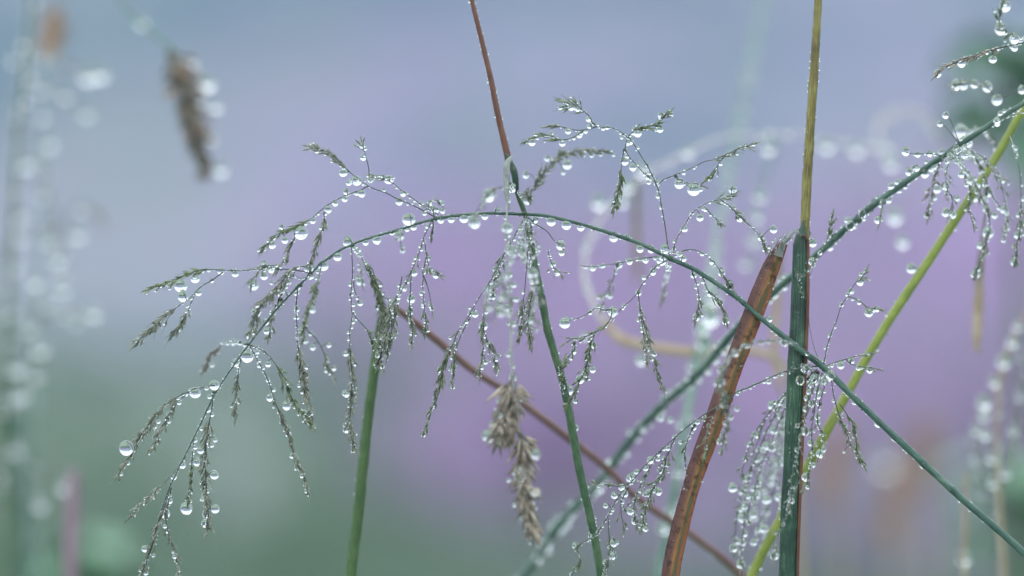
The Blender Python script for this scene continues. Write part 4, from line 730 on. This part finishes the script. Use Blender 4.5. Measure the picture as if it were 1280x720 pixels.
# ------------------------------------------------------------------ water drops: (px, py, radius px[, depth])
DROPS = [
(429,216,5),(452,242,5),(433,240,4.5),(446,226,6),(499,252,5),(504,242,4),(453,182,4),(454,197,4),(486,224,6),(410,262,5),(419,254,4),(431,249,4),(396,189,3),
(340,306,5.5),(356,300,4.5),(376,291,9),(352,284,3.5),(391,276,4),(331,312,2),(511,274,8),(526,255,3.5),(537,254,3.5),(544,262,5),(499,295,6),(509,287,3),(517,284,4.5),(503,313,3.5),(490,291,3.5),
(471,300,6),(457,303,4.5),(435,303,6.5),(551,275,4.5),(564,274,5),(580,273,6),(593,278,8,-.012),(606,270,4.5),(622,264,5),(669,275,4.5),(689,277,6),(422,321,5.5),(404,332,7),
(708,281,6),(726,284,5),(743,290,5),(767,297,6),(784,296,4),(800,311,5),(814,312,5),(827,325,7),(831,311,6),(854,323,4.5),(807,325,4),(787,327,4),(774,331,4.5),(754,332,3),(741,335,4),(733,334,2),
(816,340,4.5),(798,366,4),(805,347,3),(780,382,2.5),(745,388,3.5),(766,390,6),(706,404,7),(890,327,4),(912,357,5.5),(902,341,5),(888,367,4.5),(931,330,6),(870,397,5),(907,401,5.5),(876,380,4.5),(900,379,4),(930,379,3.5),(945,387,3.5),(915,367,3.5),(867,344,4.5),
(701,307,6),(702,316,4),(691,330,4.5),(697,341,4),(736,149,4),(737,158,3.5),(724,169,4),(732,164,3),(710,164,4),(703,179,4.5),(759,159,3),(777,172,2.3),(787,177,5),(781,202,5),(791,209,5),(785,236,5),(797,166,5.5),(825,162,4.5),(826,144,4),(811,222,3.5),(811,228,3),(821,229,4.5),
(849,230,6),(867,237,8),(876,237,3),(825,259,2),(824,239,2),(714,134,4.5),(722,137,3),(665,178,5),(709,206,6.5),(704,216,3),(684,198,4),(657,219,4.5),(674,227,6),(660,251,6),(640,237,5),(611,244,8,-.014),(767,194,2.3),(856,286,4),(875,272,5),(865,266,3),(882,262,3),
(906,251,7),(916,237,5.5),(917,260,3.5),(925,272,6),(900,277,3.5),(967,287,4.5),(951,297,4.5),(956,311,4),(982,301,4.5),(1009,292,4.5),(1016,304,5),(1009,320,3),(1015,327,5),(1037,309,5),(1025,316,3),(1075,352,5.5),(1064,364,4),(1052,381,3),(1086,391,6),(1096,386,4.5),(1074,378,3),(1097,275,5),(1104,252,4),(961,399,4.5),
(594,393,4.5),(610,360,4),(604,407,6),(615,371,5.5),(635,385,6),(626,392,4.5),(645,374,4),(642,356,4),(666,342,7),(677,371,5),(635,443,3.5),(641,472,5),(550,462,4),(567,459,4.5),(566,484,3),(545,491,3.5),(577,407,2),(587,385,2),(531,413,3.5),(514,374,5.5),(512,390,5),(505,360,4),(499,367,3),(509,352,3),(527,367,3),(529,379,3),(545,344,4.5),(540,386,3),(517,341,5),(490,385,4),(485,441,3.5),(450,379,4),(441,388,2.3),(435,416,2),(432,442,4),(432,492,5),(464,427,3),(474,431,3.5),(454,354,3),(441,363,2),
(276,339,4.5),(294,342,5),(226,357,8),(244,348,6),(229,371,6.5),(248,366,4.5),(317,357,6),(330,345,5),(339,337,4.5),(330,333,6),(234,383,2),(216,417,1.5),(195,363,2.5),(320,391,5.5),(332,402,4.5),(333,414,4),(350,366,5),(372,359,4),(370,367,3),(388,345,5),(387,336,6.5),(371,387,3.5),(369,397,2.5),(395,364,4),(391,387,4.5),(377,414,4.5),(382,426,4),(389,417,3.5),(391,434,4),(411,431,3.5),(408,463,3.5),(417,460,3.5),(310,422,2),(309,445,8.5),(294,454,5),(301,429,3),(292,429,3.5),(322,440,3),(324,457,3),(335,455,4),(335,475,3),(342,487,3),(337,497,4.5),(268,481,6.5),(244,491,7),(262,496,3),(265,456,3),
(158,560,9),(233,635,8),(251,563,4.5),(246,578,5),(228,581,4.5),(217,596,4),(243,550,4),(269,550,3),(268,594,5.5),(269,636,6),(258,642,6),(257,654,5.5),(182,686,5),(207,642,6),(212,626,4),(260,512,4),(193,533,3.5),(198,527,3),(358,507,5.5),(352,520,3.5),(365,570,3.5),(371,582,3),(380,515,3.5),(433,493,4),(433,537,5),(252,603,3),(450,352,5),
(610,545,8.5,-.015),(633,533,6,-.015),(623,520,8,-.015),(650,595,8,-.016),(670,568,7,-.015),(670,615,6,-.015),(634,285,7,-.012),
(788,598,5.5),(777,609,4.5),(781,617,4.5),(768,619,4.5),(757,632,3.5),(867,530,4),(880,520,3),(825,522,5,.02),(838,525,4,.02),(813,575,4.5),(807,585,4),(825,599,4.5),(823,614,5),(811,616,5),(788,639,5),(794,651,5),(807,661,4),(767,679,5),(765,695,5.5),(719,682,4.5),(741,462,4),(735,448,4.5),(725,474,5.5),(719,535,4.5),(742,432,4),(717,439,4),(711,488,6),(757,703,4),(770,600,3.5),(830,580,4),(800,628,4.5),(835,560,3.5),
(916,610,6,.01),(929,647,7,.012),(931,633,4.5),(917,685,5,.01),(926,705,6,.01),(955,661,6,.012),(942,678,4.5,.012),(941,643,5,.012),(958,624,6,.014),(974,621,6,.014),(946,574,4.5),(975,579,5),(983,593,5),(968,695,5.5),(989,626,4),(996,638,3),(975,641,4),(1025,567,5.5),(1010,604,2.5),(1017,581,4),(1055,565,2),(1072,571,3),(1080,581,3),
(902,462,6),(899,478,8),(909,498,8),(919,442,4),(912,446,3),(932,432,4),(951,428,3.5),(960,427,3),(981,429,4.5),(921,511,3.5),(913,521,4),(899,552,4),(905,544,3),(993,438,4.5),(1002,441,3),(1051,457,5),(1064,451,4.5),(1073,460,3.5),(1087,462,4.5),(978,529,4),(961,477,3.5),(1033,546,3.5),(1043,522,3),(1056,532,3.5),(1068,503,3.5),(1098,529,6),(1118,548,4),(1138,563,3.5),(1155,581,6),(1192,613,5.5),(1224,643,3.5),(1022,521,4),(1012,490,4.5),(989,537,4),(1031,435,2),(1038,419,2.5),(1044,409,2),(1000,475,6,-.003),(1018,473,6,-.003),(1007,462,5,-.003),(1030,478,5,-.003),(985,500,5),(1015,505,5),(995,555,5),(965,560,5),(950,600,5),(970,660,5,.014),(935,620,4),(1003,590,4),
(1256,8,8),(1172,92,5),(1202,79,6),(1241,74,5.5),(1250,36,8),(1268,49,6),(1268,60,4.5),(1195,106,7),(1204,107,6),(1218,105,6),(1234,109,6),(1246,125,7),(1277,113,5),(1246,151,4.5),(1182,144,4.5,.004),(1175,155,4,.004),(1132,189,6),(1162,192,4),(1147,193,4),(1193,192,6.5),(1208,179,8,.006),(1201,165,9,.02),(1136,215,5),(1156,217,6),(1167,209,4),(1207,194,5.5),(1216,193,4.5),(1223,201,5.5),(1181,233,5),(1171,237,5),(1167,247,4.5),(1196,248,4.5),(1182,266,5.5),(1191,269,4.5),(1159,269,4.5),(1202,218,5),(1213,226,5),(1219,247,5.5),(1230,249,6),(1236,241,5.5),(1233,261,5),(1255,262,5.5),(1258,285,4.5),(1235,291,7),(1225,307,4.5),(1219,343,6),(1272,294,5),(1268,328,5),(1243,269,4.5),(1139,336,6),(1172,312,4),(1277,279,4.5),
# soft ones, far out of focus
(178,28,8,.085),(258,104,11,.075),(250,128,7,.08),(270,133,8,.08),(264,172,7,.085),(276,212,8,.08),(240,78,6,.08),(110,96,9,.10),(125,93,9,.10),(82,119,7,.11),(109,142,7,.11),(52,75,6,.12),(17,75,6,.12),(50,112,6,.12),(52,145,6,.12),(52,245,6,.12),(97,293,8,.105),(72,323,8,.105),(78,362,8,.105),(44,352,8,.105),(25,297,7,.11),(117,391,8,.10),(80,392,6,.11),(50,436,9,.105),(30,270,6,.12),(8,460,8,.11),(27,493,8,.11),(80,608,8,.10),(50,630,8,.11),(12,390,8,.12),(36,96,7,.12),(18,330,8,.12),(60,300,7,.11),(35,410,8,.11),(20,460,9,.11),(45,470,7,.11),(15,560,8,.12),(33,205,7,.12),(62,180,7,.12),(100,260,6,.11),(60,380,7,.11),(95,400,7,.11),(18,500,7,.12),(78,345,6,.11),
(1272,408,6,.055),(1265,428,7,.055),(1254,452,8,.055),(1242,477,7,.055),(1230,503,9,.055),(1230,520,7,.055),(1219,538,6,.055),(1232,543,8,.055),(1220,576,6,.06),(1239,572,6,.06),(1242,603,7,.06),(1256,592,7,.06),(1204,698,9,.052),(1275,495,6,.06),(1266,538,6,.06),(1107,578,12,.26),(1114,205,8,.08),(1118,270,9,.06),(1128,302,8,.06),
(887,395,13,.045),(880,428,10,.05),(878,410,9,.05),(893,372,9,.055),(893,330,8,.08),(884,445,8,.052),(730,420,5,.04),(801,450,7,.035),(804,213,9,.064),(784,234,8,.064),(776,252,8,.062),(748,253,9,.062),(1033,182,9,.085),(1070,187,8,.09),(950,245,8,.075),(945,270,8,.075),(942,300,8,.075),(860,190,8,.07),(960,185,8,.075),
(683,680,7,.040),(672,697,7,.041),(709,645,6,.039),(752,598,5,.037),(800,535,5,.032),(835,500,5,.03),(848,590,7,.045),(838,640,7,.045),(829,660,8,.045),(862,520,6,.048),(1063,282,6,.006),(1078,268,5,.006),(1145,210,5,.003)]
NONE_SMALL = 2.6
def unit_drop(kind, seg=28, ring=18):
    bm = bmesh.new(); bmesh.ops.create_uvsphere(bm, u_segments=seg, v_segments=ring, radius=1)
    for v in bm.verts:
        z = v.co.z
        if kind == 1:                                  # pendant: drawn up to a soft neck
            if z > 0: s_ = 1 - .38 * z ** 2; v.co.x *= s_; v.co.y *= s_; v.co.z = z * 1.28
            else: v.co.z = z * .96
        elif kind == 2:                                # slightly flattened against the twig
            if z > 0: v.co.z = z * .86
            v.co.x *= 1.06
        elif kind == 3:
            v.co.x *= 1.03 + .04 * z; v.co.z *= .98
    me = bpy.data.meshes.new('water_drop'); bm.to_mesh(me); bm.free()
    me.polygons.foreach_set('use_smooth', [True] * len(me.polygons)); me.materials.append(M['water']); return me
UNIT = [unit_drop(k) for k in (0, 1, 2, 3)]

# each listed drop takes the depth of the path it hangs on
SAMP = []
for ci, (ph, pts, own_) in enumerate(CARRIERS):
    acc = 0
    for i, p in enumerate(pts):
        s_ = sc_at(p.y)
        px = 640 + p.x / s_; py = 360 - (p.z - CH) / s_
        if -60 < px < 1340 and -60 < py < 780: SAMP.append((px, py, p.y, ci, i))
from collections import defaultdict
CELL = defaultdict(list)
for s_ in SAMP: CELL[(int(s_[0] // 20), int(s_[1] // 20))].append(s_)
def nearest(px, py, dep=None):
    best = None; cx, cy_ = int(px // 20), int(py // 20)
    for rad in (1, 3, 5):
        for a in range(cx - rad, cx + rad + 1):
            for b_ in range(cy_ - rad, cy_ + rad + 1):
                for s_ in CELL.get((a, b_), ()):
                    dd = math.hypot(s_[0] - px, (s_[1] - py) * (1.0 if s_[1] > py else .8))
                    if dep is not None: dd += abs(s_[2] - dep) * 1500
                    if best is None or dd < best[0]: best = (dd, s_)
        if best and best[0] < 30: return best
    return best
items = []
for dsp in DROPS:
    px, py, r_ = dsp[:3]
    if px < 135 and len(dsp) > 3: r_ *= 1.05
    dep = dsp[3] if len(dsp) > 3 else None
    nb = nearest(px, py, dep)
    d = dep if dep is not None else (nb[1][2] if nb else 0)
    ci, ii = (nb[1][3], nb[1][4]) if nb and nb[0] < 100 else (None, 0)
    items.append([px, py, r_, d, ci, ii])
# drops a little away from their twig hang on a hair-thin stalk of their own
PED = defaultdict(list)
for px, py, r_, d, ci, ii in items:
    if ci is None: continue
    a = CARRIERS[ci][1][ii]; e = P(px, py - r_ * .8, d); L = (e - a).length / sc_at(d)
    if L > r_ * .5 + 3.5 and L < 110: PED[CARRIERS[ci][2].name].append((L, a, e, CARRIERS[ci][2], sc_at(d)))
for nm, lst in PED.items():
    lst.sort(key=lambda q: -q[0])
    for group_, lone in ((lst[:80], True), (lst[80:], False)):
        bm = bmesh.new()
        for L, a, e, own_, s_ in group_:
            mid = a.lerp(e, .55) + Vector((0, 0, min(L, 12) * .12 * s_)) + rnd_perp((e - a).normalized()) * (L * .05 * s_)
            tube(bm, catmull([(a, .6 * s_), (mid, .45 * s_), (e, .35 * s_)], 3 * s_), 5, rough=.1)
            if lone: link_mesh('pedicel', bm, 'twig', own_); bm = bmesh.new()
        if not lone and group_: link_mesh('pedicels', bm, 'twig', group_[0][3])['kind'] = 'stuff'
        else: bm.free()
items.sort(key=lambda q: -q[2])
big = items[:300]; rest = items[300:]
ORD = 'first second third fourth fifth sixth seventh eighth ninth tenth eleventh twelfth thirteenth fourteenth fifteenth sixteenth seventeenth eighteenth nineteenth twentieth'.split()
per = defaultdict(list)
for q in big: per[q[4]].append(q)
for ci, lst in per.items():
    lst.sort(key=lambda q: (q[5], q[0]))
    n_ = len(lst)
    ph = CARRIERS[ci][0] if ci is not None else 'the faintest blurred grass at the frame edge'
    rmax = max(q[2] for q in lst)
    for k, q in enumerate(lst):
        px, py, r_, d, _, _ = q
        soft = abs(d) > .03
        look = 'blurred glowing' if soft else ('large clear' if r_ >= 6.5 else 'round clear' if r_ >= 4.5 else 'small clear')
        if 'arching stem' in ph or 'stem' in ph[-12:]: lab = f'{look} drop, {ORD[k]} along {ph}'
        elif n_ == 1: lab = f'the only {look} drop on {ph}'
        elif n_ == 2: lab = f'{look} drop, {"nearer" if k == 0 else "farther"} of two along {ph}'
        elif k == n_ - 1: lab = f'{look} drop nearest the end of {ph}'
        else: lab = f'{look} drop, {ORD[k]} along {ph}'
        o = bpy.data.objects.new('water_drop', UNIT[random.choice((0, 1, 1, 2, 3)) if not soft else 0]); COL.objects.link(o)
        s_ = r_ * sc_at(d)
        o.location = P(px, py, d); vx = random.uniform(.9, 1.08); o.scale = (s_ * vx, s_ * vx, s_ * random.uniform(.92, 1.14))
        o.rotation_euler = (R(random.uniform(-9, 9)), R(random.uniform(-9, 9)), random.random() * 6.28)
        tag(o, lab, 'water drop', 'water drops hanging on the grass')

# spray too fine to count: one object
ico = bmesh.new(); bmesh.ops.create_icosphere(ico, subdivisions=2, radius=1)
iv = [v.co.copy() for v in ico.verts]; jf = [[v.index for v in f.verts] for f in ico.faces]; ico.free()
ico = bmesh.new(); bmesh.ops.create_icosphere(ico, subdivisions=3, radius=1)
iv3 = [v.co.copy() for v in ico.verts]; jf3 = [[v.index for v in f.verts] for f in ico.faces]; ico.free()
V = []; F = []
extra = [(P(q[0], q[1], q[3]), q[2] * sc_at(q[3])) for q in rest]
for c, r_ in BEADS + extra:
    vv, ff = (iv3, jf3) if r_ > 2.4 * K else (iv, jf)
    o_ = len(V); z_ = random.uniform(.92, 1.15)
    V.extend([(c.x + v.x * r_, c.y + v.y * r_, c.z + v.z * r_ * z_) for v in vv]); F.extend([[k + o_ for k in f] for f in ff])
me = bpy.data.meshes.new('fine_droplets'); me.from_pydata(V, [], F); me.polygons.foreach_set('use_smooth', [True] * len(F)); me.materials.append(M['water'])
fo = bpy.data.objects.new('fine_droplets', me); COL.objects.link(fo)
tag(fo, 'countless tiny water beads clinging to every twig and seed', 'water droplets', kind='stuff')
print('beads', len(BEADS), 'drops', len(DROPS))
